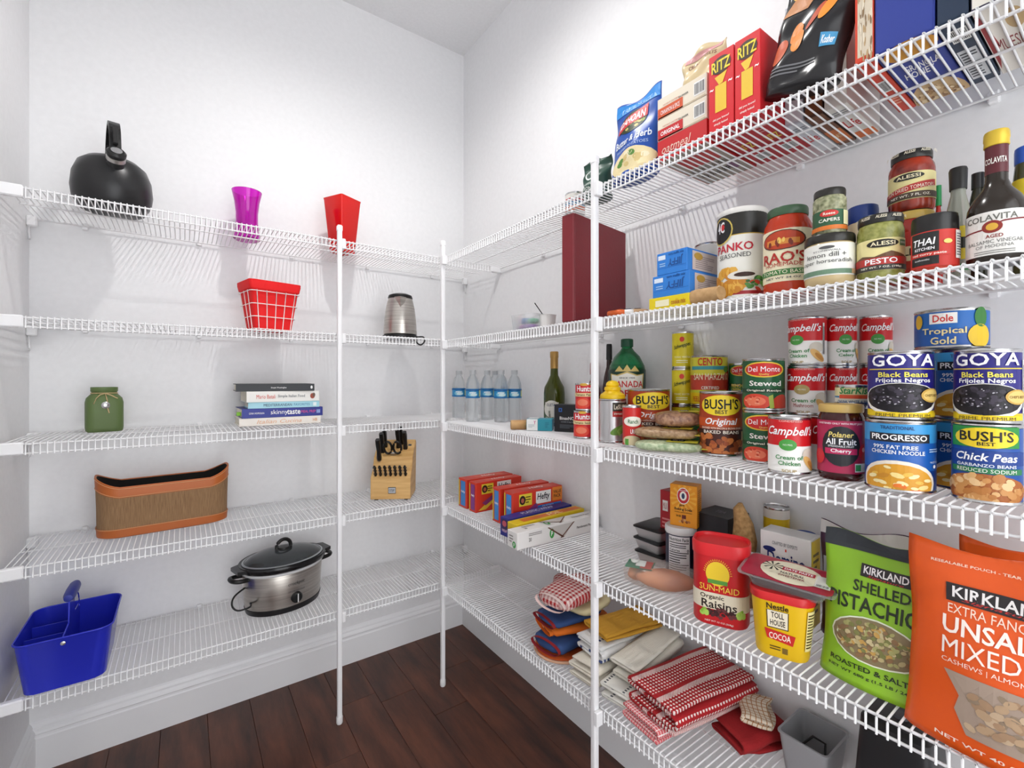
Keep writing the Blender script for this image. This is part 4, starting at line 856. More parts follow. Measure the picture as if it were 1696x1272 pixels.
# yellow box, two blue mix boxes, rolled paper bag
o, w_, d_, h_ = rbox('baking_box', 1075, 1141, 476, .03, .145, A2, '#e8cf1c', 'yellow baking box under the blue mix boxes', h=.027)
P = bfront(w_, d_, h_); P.rect(-.3, .5, .7, .5, '#f2ecc8', 1).text('cookie mix', .5, .5, .7, .4, '#b86a20', 1); P.build(o)
zz = A2 + h_ + .0004
for k, (u0, u1, lab) in enumerate(((1081, 1142, 'lower blue muffin mix box'), (1088, 1138, 'upper blue muffin mix box'))):
    o, w_, d_, h_ = rbox('mix_box', u0, u1, 0, .035, .14, zz, '#2f7fd4', lab, h=.047, group='blue muffin mix boxes'); zz += h_ + .0004
    P = bfront(w_, d_, h_); P.text('JIFFY', .25, .55, 1.0, .42, '#1c4f94', 1, .02, .1, 180).rect(-.65, .78, .5, .2, '#dfeaf6', 1).lines(-.6, .45, .4, .2, 2, '#9cc4ec', 1).rect(0, .3, 1.9, .015, '#1f62b0', 1).text('corn muffin mix', .3, .88, 1.0, .12, '#164a8c', 1); P.build(o)
    P = bright(w_, d_, h_); P.rect(.05, .5, 1.6, .84, '#cfc0ba', 1).lines(-.1, .45, 1.0, .6, 7, '#9a8a8a', 2).ell(-.45, .7, .22, .16, '#b8923c', 3); P.build(o)
p, t = onx(1160, XF + .045); o = lathe('paper_roll', [(0, -.05), (.013, -.05), (.015, -.03), (.0165, 0), (.0155, .03), (.013, .05), (0, .05)], noisy('kraft', '#b08a58', '#cfa878', 60, .8), n=20); put(o, p.x, p.y, A2 + .017); o.rotation_euler = (R(90), 0, R(170)); tag(o, 'rolled tan paper bag at the foot of the crumb canister', 'bag')
x, y, r, h = ps(1150, 1200, 400, .235, A2); o, P = can('drum_canister', x, y, A2, r, h, [(0, '#2a3a6a'), (.45, '#c22a28'), (.8, '#e8e4dc')], 'red and white drum behind the blue mix boxes', 'canister', 0); P.build(o)
# panko canister
x, y, r, h = ps(1187, 1271, 345, .112, A2)
o, P = can('crumb_canister', x, y, A2, r, h, [(0, '#f0efe8'), (.06, '#a8242c'), (.1, '#ecebe2'), (.74, '#c8a83c'), (.75, '#26241f')], 'tall bread crumb canister with white lid', 'canister', -10)
lathe('lid', [(r * 1.0, h - .006), (r * 1.03, h - .004), (r * 1.03, h + .002), (r * .98, h + .005), (r * .9, h + .004), (0, h + .004)], mat('#eceae4', .4), o)
P.ell(-.55, .8, .42, .15, '#d8c060', 2).ell(-.55, .8, .38, .135, '#1c1c1c', 3).ell(-.5, .84, .1, .035, '#d03030', 4).text('4C', -.55, .84, .3, .12, '#ffffff', 5).text('PANKO', -.15, .6, 1.2, .09, '#c02838', 2).text('SEASONED', -.12, .51, 1.0, .05, '#444', 2, 0).blobs(-.25, .22, .6, .12, 26, .2, .055, ['#d89a2c', '#c8842a', '#e4b04c'], 2, 4).ell(-.7, .16, .2, .06, '#f4eedc', 4).ell(.2, .29, .5, .05, '#e6e2d8', 4).ell(.2, .295, .3, .025, '#3a2018', 5).blobs(.55, .2, .3, .07, 22, .09, .02, ['#4f8a3c', '#6ca84c', '#c8402c', '#3a6a30'], 5, 9); P.build(o)
# tomato sauce jar
o, P, x, y, r, h = rj('sauce_jar', 1263, 1346, 335, .085, '#b8381a', '#3e5c40', 'tomato sauce jar with cream label and green lid', -12, lid_h=.016, neck=.8, lab=(.14, .72, '#ece2c0'), shoulder=.2)
P.ell(0, .6, .72, .11, '#4a2a1c', 1).ell(0, .6, .66, .1, '#b8401e', 2).rect(0, .58, 1.0, .06, '#d88a3a', 3).blobs(0, .57, .5, .03, 8, .05, .03, ['#e8c060', '#7a2a18'], 4).text("RAO'S", 0, .41, 1.4, .12, '#b02a20', 2, .02).text('HOMEMADE', 0, .33, 1.15, .045, '#b02a20', 2, .02).rect(0, .245, 2.0, .06, '#3f7a3c', 1).text('TOMATO BASIL', 0, .245, 1.4, .04, '#f0ecd0', 2, .02).text('NET WT 24 OZ', 0, .18, 1.1, .022, '#555', 2).lines(1.05, .55, .2, .2, 6, '#777', 2); P.build(o)
# lemon dill jar with caper jar on it
o, P, x, y, r, h = rj('dip_jar', 1331, 1417, 383, .046, '#c9b284', '#26241f', 'wide dip jar with black lid and white label', -6, lid_h=.014, neck=.96, lab=(.16, .78, '#eeeee6'), shoulder=.06)
P.text('lemon dill +', -.05, .56, 1.2, .09, '#444', 1, 0).text('caper horseradish', -.05, .43, 1.6, .1, '#444', 1, 0).ell(0, .7, .22, .03, '#555', 1).text('STONEWALL', 0, .64, .8, .03, '#888', 1).rect(0, .23, 2.1, .09, '#6a8a70', 1).rect(1.0, .23, .5, .09, '#c9a67a', 2); P.build(o)
zc = A2 + h + .0004; xc, yc, rc = x, y, r * .66
o, P = jar('caper_jar', xc, yc, zc, rc, zat(306, dep(x, y) - rc) - zc, '#8a8a62', '#26241f', 'small caper jar standing on the dip jar', 'jar', 6, lid_h=.012, neck=.92, shoulder=.1, fillmat=noisy('capers', '#5c6240', '#b4b490', 140, .25, bump=.6, detail=1), lab=(.08, .5, '#2f5a3c'))
P.rect(0, .12, 2.4, .09, '#d8762c', 1).ell(-.1, .42, .4, .07, '#c8302c', 1).text('Reese', -.1, .42, .5, .06, '#f4e8d8', 2).text('CAPERS', -.1, .28, .9, .07, '#f0f0e0', 2).rect(.8, .33, .5, .3, '#e6dfae', 1); P.build(o)
# mayonnaise jar behind, another dark jar
x, y, r, h = ps(1402, 1456, 336, .17, A2); o, P = jar('mayonnaise_jar', x, y, A2, r, h, '#e2cfa8', '#22408c', 'cream jar with blue lid behind the pesto', 'jar', 0, lid_h=.03, neck=.95); P.build(o)
# pesto
o, P, x, y, r, h = rj('pesto_jar', 1418, 1498, 350, .06, '#8a8a3c', '#22211e', 'green pesto jar with black lid', 2, lid_h=.014, neck=.93, lab=(.12, .6, '#e8dc9c'), shoulder=.14, fillmat=noisy('pesto', '#6f7430', '#a8a860', 110, .25, bump=.3))
P.ell(.05, .52, .5, .06, '#26241c', 1).text('ALESSI', .05, .52, .75, .06, '#f0e6c0', 2, .03).poly([(-1.1, .3), (-.6, .36), (-.2, .33), (.3, .4), (.8, .34), (1.1, .3), (1.1, .26), (-1.1, .26)], '#6a4a30', 1).rect(0, .26, 2.1, .11, '#b8302a', 2).text('PESTO', 0, .26, 1.0, .08, '#ffffff', 3, .03).rect(0, .165, 2.1, .08, '#3a3a36', 2).text('NET WT. 7 OZ. (198g)', 0, .165, 1.3, .035, '#f0f0e0', 3).rect(.75, .52, .3, .09, '#5a7a4c', 1).text('WITH PINE NUTS', .75, .52, .26, .03, '#f0f0e0', 2)
for i in range(5): P.text('ALESSI', -1.0 + i * .5, .93, .34, .045, '#e8e0c8', 2, .03, .2)
P.build(o)
# stacked red jars behind
x, y, r, h0 = ps(1470, 1549, 346, .14, A2)
o, P = jar('pepper_jar', x, y, A2, r, h0, '#a02a1c', '#c8a850', 'red jar with gold lid under the dried tomatoes', 'jar', 0, lid_h=.013, neck=.94, lab=(.15, .7, '#b8342a')); P.rect(0, .4, 1.6, .2, '#e8d9b0', 1).text('ALESSI', 0, .42, 1.0, .1, '#2a2a22', 2); P.build(o)
o, P = jar('dried_tomato_jar', x, y, A2 + h0 + .0004, r, zat(240, dep(x, y) - r) - A2 - h0, '#7a1c10', '#22211e', 'sun dried tomato jar stacked high on a red jar', 'jar', -4, lid_h=.014, neck=.86, lab=(.16, .6, '#e8dc9c'), shoulder=.2, fillmat=noisy('dried_tomato', '#5a130c', '#b03a20', 45, .2, bump=.3))
P.ell(-.05, .53, .5, .055, '#26241c', 1).text('ALESSI', -.05, .53, .75, .055, '#f0e6c0', 2, .03).rect(-.05, .34, 1.9, .1, '#b8302a', 2, 4).text('SUN DRIED TOMATOES', 0, .34, 1.6, .06, '#f4ecd8', 3, .02, 0, 4).rect(0, .22, 2.1, .1, '#4a3a2a', 2).text('NET WT. 7 FL. OZ.', 0, .22, 1.3, .04, '#f0e8d8', 3)
for i in range(5): P.text('ALESSI', -1.0 + i * .5, .93, .34, .045, '#e8e0c8', 2, .03, .2)
P.build(o)
# curry paste, tall clear bottle, small green-capped bottle
o, P, x, y, r, h = rj('curry_paste_jar', 1508, 1588, 350, .05, '#b83a24', '#1c1b1a', 'red curry paste jar with black screw lid', 4, lid_h=.028, neck=.97, lab=(.06, .68, '#c8342a'), shoulder=.06)
P.rect(-.4, .38, .95, .56, '#22211f', 1).text('THAI', -.4, .5, .75, .12, '#ffffff', 2, .03, .15).text('KITCHEN', -.38, .38, .65, .05, '#ffffff', 2).rect(-.25, .28, 1.35, .07, '#c8342a', 2).text('red curry paste', -.25, .28, 1.1, .05, '#f6e6da', 3).text('authentic', -.45, .19, .5, .03, '#ddd', 2).ell(.35, .47, .14, .04, '#e8d070', 2).rect(.85, .42, .42, .48, '#e8e2dc', 2).lines(.85, .42, .34, .4, 9, '#666', 3); P.build(o)
x, y, r, h = ps(1566, 1608, 274, .12, A2)
o = lathe('dressing_bottle', [(0, .002), (r * .95, 0), (r, .008), (r, h * .55), (r * .9, h * .64), (r * .62, h * .76), (r * .62, h * .82)], mat('#b9bcae', .08, 0, .5), n=28); put(o, x, y, A2, facing(x, y)); tag(o, 'clear dressing bottle with black cap behind the curry paste', 'bottle')
lathe('cap', [(r * .72, h * .8), (r * .78, h * .98), (r * .7, h), (0, h)], mat('#1f1e1d', .4), o, 24)
P = pcyl(r + .0004, h); P.rect(0, .3, 2.2, .3, '#d9c030', 1).rect(0, .3, 1.2, .1, '#2a2a22', 2).rect(0, .06, 2.2, .1, '#2f7a3c', 1); P.build(o)
x, y, r, h = ps(1546, 1562, 306, .2, A2); o = lathe('hot_sauce_bottle', [(0, 0), (r, 0), (r, h * .6), (r * .5, h * .78), (r * .5, h * .82)], mat('#b01c14', .2), n=20); put(o, x, y, A2); tag(o, 'thin red sauce bottle with green cap', 'bottle'); lathe('cap', [(r * .75, h * .8), (r * .7, h), (0, h)], mat('#1d8a4c', .4), o, 16)
x, y, r, h = ps(1603, 1636, 284, .2, A2); o = lathe('oil_bottle', [(0, 0), (r, 0), (r, h * .7), (r * .6, h * .85), (r * .6, h * .88)], mat('#2a2a20', .15), n=20); put(o, x, y, A2); tag(o, 'dark bottle with black cap behind the vinegar', 'bottle'); lathe('cap', [(r * .7, h * .86), (r * .68, h), (0, h)], BLACK, o, 16)
# balsamic vinegar
x, y, r, h = ps(1598, 1703, 205, .062, A2)
o = lathe('vinegar_bottle', [(0, .003), (r * .92, 0), (r, .006), (r, h * .38), (r * .97, h * .43), (r * .8, h * .5), (r * .5, h * .57), (r * .38, h * .63), (r * .37, h * .9)], mat('#2a231c', .2), n=40); put(o, x, y, A2, facing(x, y, -4)); tag(o, 'dark balsamic vinegar bottle with yellow cap at the right end', 'bottle')
lathe('neck_sleeve', [(r * .385, h * .68), (r * .385, h * .9)], mat('#5a1e26', .35), o, 28)
lathe('cap', [(r * .4, h * .885), (r * .43, h * .89), (r * .42, h * .93), (r * .44, h * .94), (r * .43, h * .985), (r * .4, h), (0, h)], mat('#d8b83c', .35, .3), o, 28)
Pn = pcyl(r * .386, h * .22, h * .68); Pn.text('COLAVITA', 0, .42, 1.5, .2, '#f0ece4', 1, .02); Pn.build(o, 'sleeve_print')
P = pcyl(r + .0004, h * .38, .004); P.rect(0, .5, 1.9, .84, '#e8e6e0', 1).text('COLAVITA', -.1, .8, 1.3, .12, '#6a6a62', 2).ell(-.05, .62, .24, .12, '#8a2a22', 2).ell(-.05, .62, .14, .07, '#d8a83c', 3).text('AGED', 0, .44, .4, .07, '#8a2a22', 2).text('BALSAMIC VINEGAR', 0, .34, 1.4, .07, '#6a6a66', 2, 0).text('OF MODENA', 0, .25, .9, .06, '#6a6a66', 2, 0).lines(0, .14, 1.0, .08, 2, '#8a8a84', 2).poly([(-.95, .58), (-.3, .6), (.2, .72), (.95, .76), (.95, .73), (.2, .69), (-.3, .57), (-.95, .55)], '#7a2228', 2); P.build(o)
x, y, r, h = ps(1676, 1730, 236, .19, A2); o, P = jar('mustard_jar', x, y, A2, r, h, '#4a4a2c', '#2c5cc0', 'jar with blue lid and yellow band at the far right', 'jar', 0, lid_h=.024, lab=(.6, .74, '#e0c82c')); P.build(o)

# ------------------------------------------------------------------ top shelf
x, y, r, h = ps(936, 969, 316, .1, A1); o, P = can('nut_tin', x, y, A1, r, h, [(0, '#c8603c'), (.3, '#5a8ab0'), (.55, '#b83a48'), (.75, '#e0ddd6')], 'short tin with silver top at the left of the top shelf', 'can', 0); P.build(o)
p, t = onx(990, XF + .075); o, P = pouch('coffee_bag', .088, zat(264, t) - A1, .06, mat('#23473a', .4), p.x, p.y, A1, RZ + R(6), 'dark green coffee bag on the top shelf', 'bag', 0, seed=3, top=.8, wr=.006)
P.ell(-.35, .62, .28, .13, '#e8eee8', 1).ell(-.35, .62, .2, .09, '#23473a', 2).text('COFFEE', -.25, .36, .9, .07, '#dfe8e0', 1).text('VERONA', -.25, .24, .9, .08, '#dfe8e0', 1); P.build(o)
p, t = onx(1052, XF + .05); o, P = pouch('potato_pouch', .132, zat(158, t) - A1, .06, mat('#2150a8', .32), p.x, p.y, A1, RZ, 'blue mashed potato pouch on the top shelf', 'bag', -4, seed=5, top=.9)
P.rect(0, .92, 1.96, .12, '#2f8ad8', 1).text('FAMILY SIZE', 0, .9, 1.3, .06, '#bfe0f8', 2).ell(-.05, .68, .62, .15, '#2c3a1c', 1).blobs(-.05, .64, .5, .1, 22, .08, .02, ['#8a9a3c', '#c8b870', '#4a5a24'], 2).rect(-.05, .7, 1.25, .15, '#c8282c', 4, 5).text('IDAHOAN', -.05, .7, 1.1, .1, '#ffffff', 5, .03, .1, 5).text('Butter & Herb', .05, .44, 1.6, .09, '#e8eef8', 2, .02).text('MASHED POTATOES', .05, .34, 1.4, .035, '#b8cce8', 2).ell(.1, .15, .9, .16, '#ead9a8', 1).blobs(.1, .18, .6, .08, 12, .12, .03, ['#f0e6c4', '#d8c080', '#5a8a3c'], 2); P.build(o)
# oatmeal boxes: a red one and two cream ones on it
zz = A1
for k, (c, nm, sc, lab) in enumerate((('#c8282c', 'BANANAS', '#e88a80', 'red oatmeal box at the bottom of the oatmeal stack'), ('#e9dfcb', 'ORIGINAL', '#c8282c', 'cream oatmeal box with red panel in the stack'), ('#e9dfcb', 'CINNAMON & SPICE', '#d2562c', 'cream oatmeal box with orange panel on top'))):
    o, w_, d_, h_ = rbox('oatmeal_box', 1089, 1171, 0, .028, .19, zz, c, lab, h=.0445, group='oatmeal boxes'); zz += h_ + .0004
    P = bfront(w_, d_, h_)
    if k: P.rect(-.45, .26, 1.05, .5, sc, 1).text(nm, -.45, .28, .8, .2, '#ffffff', 2, .02).text('INSTANT OATMEAL', -.4, .6, .7, .07, '#c05a40', 2).text('QUAKER', .1, .56, .4, .1, '#3a3a3a', 2).bars(.72, .5, .42, .6, 12, 1).rect(0, .05, 1.9, .06, '#c8b89a', 1)
    else: P.text('oatmeal', -.2, .5, 1.2, .4, '#f0d0c0', 1, .0, .3)
    P.build(o)
    if k == 0:
        P = bbot(w_, d_, h_); P.rect(0, .5, 1.9, .96, '#a89c8c', 1).text('QUAKER', -.1, .25, 1.2, .14, '#2a2622', 2, .03, 0, 0).rect(.1, .7, 1.3, .28, '#b8302c', 2).text('INSTANT OATMEAL', 0, .46, 1.4, .1, '#4a3a30', 2).ell(.6, .28, .2, .1, '#7a4a6a', 2); P.build(o, 'underside_print')
ztop = zz
p, t = onx(1183, XF + .09); o, P = pouch('bread_bag', .1, .11, .05, mat('#dcc9a0', .35), p.x + .02, p.y + .035, ztop + .001, RZ, 'beige bag lying on the oatmeal boxes', 'bag', 0, seed=8, wr=.008); P.text('CRUNCHY OATS', 0, .75, 1.4, .08, '#8a5a4a', 1).rect(0, .9, 1.7, .1, '#d8a0a0', 1); P.build(o)
# cracker boxes
for k, (u0, u1, vt, lab) in enumerate(((1174, 1215, 100, 'left red cracker box with yellow letters'), (1217, 1259, 76, 'right red cracker box with yellow letters'))):
    o, w_, d_, h_ = rbox('cracker_box', u0, u1, vt, .016, .2, A1, '#d8232c', lab, h=.148, group='red cracker boxes')
    P = bfront(w_, d_, h_); P.ell(0, .83, .8, .11, '#3a2a1c', 1).text('RITZ', 0, .83, 1.5, .14, '#f2d93c', 2, .04).rect(0, .42, .9, .34, '#ecc43c', 1).poly([(-.5, .7), (.5, .73), (.15, .6), (-.15, .59)], '#ecc43c', 1).text('did you know?', 0, .16, 1.3, .035, '#f8e8e0', 1).text('simply baked', 0, .1, 1.1, .035, '#f8e8e0', 1).text('~', -.75, .56, .3, .03, '#ffffff', 1).text('~', .75, .58, .3, .03, '#ffffff', 1); P.build(o)
    P = bbot(w_, d_, h_); P.rect(0, .5, 1.94, .98, '#b81c26', 1).bars(0, .2, 1.1, .16, 10, 2).text('RITZ', -.1, .52, 1.1, .12, '#e2c83c', 2, .03).lines(0, .75, 1.2, .2, 4, '#d8908c', 2); P.build(o, 'underside_print')
# black sweet potato bag leaning over the edge
p, t = onx(1326, XF + .03); o, P = pouch('vegetable_chip_bag', .118, .20, .05, mat('#242426', .25), p.x, p.y, A1 + .012, RZ, 'black bag with sweet potato slices printed on it', 'bag', -3, seed=11, wr=.007); o.rotation_euler = (R(-3), R(12), RZ)
P.poly([(-.95, .62), (-.5, .97), (.75, .97), (-.2, .62)], '#c98a5a', 1).blobs(-.2, .82, .5, .1, 14, .22, .02, ['#e8a83c', '#d8862c', '#c8601c', '#f0c058'], 2).ell(-.72, .32, .22, .11, '#c85a30', 1).ell(-.35, .44, .17, .09, '#e6862c', 2).ell(-.22, .36, .17, .09, '#e88f34', 3).ell(.12, .52, .2, .06, '#c85a3c', 2, rot=25).ell(.4, .56, .18, .09, '#ee9636', 3, rot=20).rect(.6, .3, .35, .1, '#4a9ac8', 1).text('Kosher', .6, .3, .28, .06, '#ffffff', 2, .02, .2).lines(-.2, .15, 1.2, .08, 3, '#77777a', 1); P.build(o)
# cereal boxes, mostly seen from below
specs = [(1300, 1330, '#c9cbd4', '#d8dae0', 'LIFE', '#c8302c', 'pale grey cereal box right of the crackers'), (1333, 1362, '#5a3a2c', '#7a4a2c', 'NUT', '#e0a050', 'brown cereal box behind the black bag'), (1365, 1403, '#e8e4dc', '#e6e2da', 'LIFE', '#c8302c', 'white cereal box behind the black bag'),
         (1416, 1447, '#d8452a', '#d8452a', 'BAR', '#f0c0a0', 'orange-red cereal box with barcode below'), (1449, 1548, '#2e3f94', '#2e3f94', 'HONEY OATS', '#f0f0f0', 'blue granola box with oat clusters pictured'), (1552, 1604, '#24344a', '#24344a', 'FACTS', '#c8ccd0', 'dark navy cereal box with nutrition panel'), (1608, 1690, '#4a4458', '#e6e0d6', 'MUESLI', '#a83a38', 'purple and white cereal box at the right end')]
for k, (u0, u1, c, cb, t_, tcol, lab) in enumerate(specs):
    sb_ = .105 if k in (0, 1, 2) else .014
    if k < 3: a, _ = onx(u0 + 6, XF + .1); u0_, u1_ = u0 + 4, u1 + 2
    o, w_, d_, h_ = rbox('cereal_box', u0, u1, 0, sb_, .155 if k < 3 else .2, A1, c, lab, h=.22, group='cereal boxes')
    P = bbot(w_, d_, h_); P.rect(0, .5, 1.94, .98, cb, 1)
    if k in (0, 2): P.text('Life', -.1, .5, 1.3, .22, '#c8302c', 2, .04, .1).lines(0, .8, 1.4, .2, 4, '#8a8c94', 2).rect(0, .12, 1.9, .2, '#e8e8ea' if k == 0 else '#e0722c', 2)
    elif k == 1: P.rect(0, .3, 1.9, .4, '#d0702c', 2).text('OATS', 0, .3, 1.2, .12, '#f0d0a0', 3)
    elif k == 3: P.bars(0, .55, 1.2, .2, 10, 2).lines(0, .25, 1.3, .15, 3, '#f0b090', 2)
    elif k == 4: P.ell(0, .05, 1.0, .32, '#c9a878', 2).blobs(0, .1, .85, .16, 50, .09, .028, ['#8a6440', '#d8b888', '#a8804c', '#e6d0a8'], 3).text('HONEY', -.1, .55, 1.1, .1, '#f0f0f0', 2, .03, .2).text('GRANOLA', .1, .66, 1.2, .1, '#f0f0f0', 2, .03, .2).ell(.1, .92, .9, .13, '#d8982c', 2)
    elif k == 5: P.rect(-.1, .35, 1.3, .5, '#d0d2d4', 2).lines(-.1, .35, 1.1, .44, 10, '#33363c', 3).bars(0, .82, 1.2, .18, 10, 2)
    else: P.text('MUESLI', 0, .45, 1.3, .18, '#8a2a2c', 2, .03).poly([(-.9, .1), (-.5, .5), (-.8, .95), (-.95, .95)], '#a8282c', 2).ell(.5, .75, .4, .14, '#b89a6a', 2)
    P.build(o, 'underside_print')
    P = bfront(w_, d_, h_); P.rect(0, .5, 1.9, .96, cb, 1)
    if k == 3: P.rect(.1, .5, 1.6, .9, '#d8cbb4', 2).blobs(.1, .4, .75, .4, 50, .1, .03, ['#b89a70', '#e8dcc4', '#8a7050'], 3, 4, True)
    P.text(t_, 0, .75, 1.3, .1, tcol, 8, .03); P.build(o)
# ------------------------------------------------------------------ fourth shelf
def hefty(P, full):
    P.rect(-.52, .76, .5, .34, '#e8d23c', 1).ell(-.64, .76, .12, .13, '#2a1c18', 2).ell(-.64, .75, .06, .07, '#b8604a', 3).lines(-.42, .76, .2, .22, 3, '#5a4a10', 2)
    P.rect(.2, .76, .62, .36, '#f4f4f0', 2, 0).text('Hefty', .2, .76, .52, .24, '#1c1c22', 3, .04, .15)
    P.poly([(-.9, .06), (-.2, .5), (-.05, .42), (-.6, .06)], '#e9c53a', 1).poly([(-.75, .3), (-.1, .62), (0, .52), (-.6, .2)], '#8a3a7a', 2)
    if full: P.rect(.45, .38, 1.0, .3, '#2f78c8', 1).text('FREEZER', .4, .46, .5, .08, '#cfe2f4', 2).text('GALLON', .45, .33, .6, .12, '#ffffff', 2).rect(.78, .78, .42, .4, '#e8862c', 1).text('VALUE', .78, .85, .34, .1, '#2a1c10', 2).text('PACK', .78, .72, .3, .1, '#2a1c10', 2)
for k, (y0, y1, lab) in enumerate(((-.392, -.4535, 'red slider bag box nearest the corner'), (-.468, -.513, 'second red slider bag box from the corner'), (-.62, -.666, 'third red slider bag box from the corner'), (-.684, -.7345, 'front red bag box with the large white logo'))):
    w_, d_, h_ = .205, y0 - y1, .105 if k < 2 else .112
    o = carton('bag_box', w_, d_, h_, '#d83a26', lab, 'box', -.242 + w_ / 2 + (.0, .0, .004, .006)[k], (y0 + y1) / 2, A4, R((0, 2, -1, 0)[k]), 'red slider bag boxes')
    P = bfront(w_, d_, h_); hefty(P, k == 3); P.build(o)
    P = bleft(w_, d_, h_); P.rect(.1, .5, 1.1, .86, '#3f8ad4' if k != 1 else '#8a3a8a', 1).text('Hefty', .1, .55, .9, .1, '#ffffff', 2, .03).rect(-.8, .5, .25, .9, '#d8c83c', 1); P.build(o)
    P = btop(w_, d_, h_); P.rect(.1, .5, 1.2, .5, '#e2634a', 1).text('Hefty', .1, .5, .6, .4, '#f4e4e0', 2, .03, .15); P.build(o)
for k, (y0, y1, x0, x1, h_, c, lab) in enumerate(((-.745, -.787, -.295, -.03, .056, '#2b2f86', 'dark blue wrap box lying on the wire shelf'), (-.792, -.834, -.30, -.02, .052, '#e2c222', 'yellow foil box between blue and white boxes'), (-.842, -.889, -.332, -.012, .047, '#e6e3e0', 'white parchment box overhanging the shelf edge'))):
    w_, d_ = x1 - x0, y0 - y1
    o = carton('wrap_box', w_, d_, h_, c, lab, 'box', (x0 + x1) / 2, (y0 + y1) / 2, A4, R((3, 2, 0)[k]))
    P = bfront(w_, d_, h_); Q = btop(w_, d_, h_); E = bleft(w_, d_, h_)
    if k == 0: P.text('P', -.5, .5, .06, .5, '#ffffff', 1).rect(.3, .7, 1.0, .2, '#3a48a8', 1); Q.text('PLASTIC WRAP', 0, .5, 1.0, .4, '#cfd4f0', 1); E.rect(0, .6, 1.4, .6, '#3a2a5a', 1).text('WRAP', 0, .3, 1.2, .16, '#e8c0d8', 2).ell(0, .68, .5, .16, '#c85a6a', 2)
    if k == 1: P.rect(0, .5, 1.8, .5, '#d86a3a', 1).text('aluminum foil', .2, .5, .9, .4, '#f4e2b0', 2); Q.rect(.1, .5, 1.7, .6, '#d8702c', 1).text('FOIL', .2, .5, .4, .5, '#f4e2b0', 2); E.text('FOIL', 0, .5, 1.4, .3, '#c8301c', 1)
    if k == 2:
        for A, s in ((P, 1), (Q, 1)): A.ell(-.22, .5, .055, .3, '#3c9a44', 1).text('p', -.22, .5, .04, .3, '#ffffff', 2).poly([(-.3, .9), (.08, .08), (.3, .9)], '#c9c4be', 1).poly([(-.02, .08), (.02, .08), (.34, .92), (.3, .92)], '#6a4636', 2).poly([(-.33, .92), (-.29, .92), (.08, .12), (.04, .08)], '#6a4636', 2).text('Parchment Paper', .62, .45, .45, .2, '#55504c', 1).text('20', -.72, .45, .06, .22, '#55504c', 1).lines(-.6, .75, .3, .2, 2, '#8a8682', 1)
        E.ell(.4, .25, .35, .2, '#3c9a44', 1).text('p', .4, .25, .2, .2, '#ffffff', 2).lines(-.2, .55, .8, .5, 3, '#88847f', 1)
    P.build(o); Q.build(o, 'top_print'); E.build(o, 'end_print')
# stacked black lidded trays
p = at(1085, 930, A4)
for k in range(3):
    T = empty('foil_tray', (p.x + .02, p.y + .002 * k, A4 + k * .0312), RZ + R((4, -3, 2)[k])); tag(T, ('bottom', 'middle', 'top')[k] + ' foil tray with black lid in the little stack', 'tray', 'foil trays with black lids')
    loft('tray', [rr(.034, .045, .008, 0, 3), rr(.041, .052, .008, .024, 3), rr(.044, .055, .008, .025, 3), rr(.04, .051, .008, .025, 3)], mat('#c9c9c9', .4, .6), T)
    loft('lid', [rr(.044, .055, .009, .0252, 3), rr(.044, .055, .009, .028, 3), rr(.039, .05, .009, .031, 3)], mat('#1c1c1e', .3), T)
# red milk carton, canister with baking soda box on it, black box
p = at(1108, 936, A4); o = carton('milk_powder_box', .062, .04, .19, '#b02028', 'tall red box behind the dark canister', 'box', -.066, p.y - .012, A4, RZ); P = bfront(.062, .04, .19); P.rect(-.5, .8, .5, .14, '#f0ece6', 1).text('MILK', -.5, .8, .4, .08, '#b02028', 2).lines(-.4, .5, .8, .3, 6, '#e08a88', 1); P.build(o)
x, y, r, h = pc(1102, 1153, 884, 965, A4)
o, P = can('drink_mix_canister', x, y, A4, r, h, [(0, '#1d1c38')], 'dark blue canister with nutrition panel and white lid', 'canister', 20)
lathe('lid', [(r * 1.0, h - .006), (r * 1.04, h - .004), (r * 1.04, h + .008), (r * .98, h + .011), (0, h + .011)], mat('#e6e4e2', .4), o)
P.rect(-.35, .52, 1.05, .82, '#eceaea', 1).text('Nutrition Facts', -.35, .87, .95, .07, '#111', 2, .03).rect(-.35, .8, .95, .018, '#111', 2).lines(-.4, .73, .8, .08, 2, '#444', 2).text('Calories', -.55, .65, .5, .05, '#111', 2, .03).text('0', .08, .65, .1, .06, '#111', 2, .03).rect(-.35, .6, .95, .018, '#111', 2).lines(-.4, .48, .85, .2, 4, '#555', 2).rect(-.35, .36, .95, .012, '#111', 2).lines(-.4, .22, .85, .22, 5, '#666', 2).lines(.75, .5, .3, .6, 10, '#6a6a90', 2); P.build(o)
zb_ = A4 + h + .0115; w_, d_, h_ = .062, .04, .098
o = carton('baking_soda_box', w_, d_, h_, '#e8961c', 'orange baking soda box standing on the dark canister', 'box', x + .008, y - .008, zb_, facing(x, y, -16)); P = bfront(w_, d_, h_)
for i in range(14): a_ = R(i * 25.7); P.poly([(0, .68), (1.0 * math.cos(a_), .68 + .32 * math.sin(a_)), (1.0 * math.cos(a_ + .2), .68 + .32 * math.sin(a_ + .2))], '#efac38', 1)
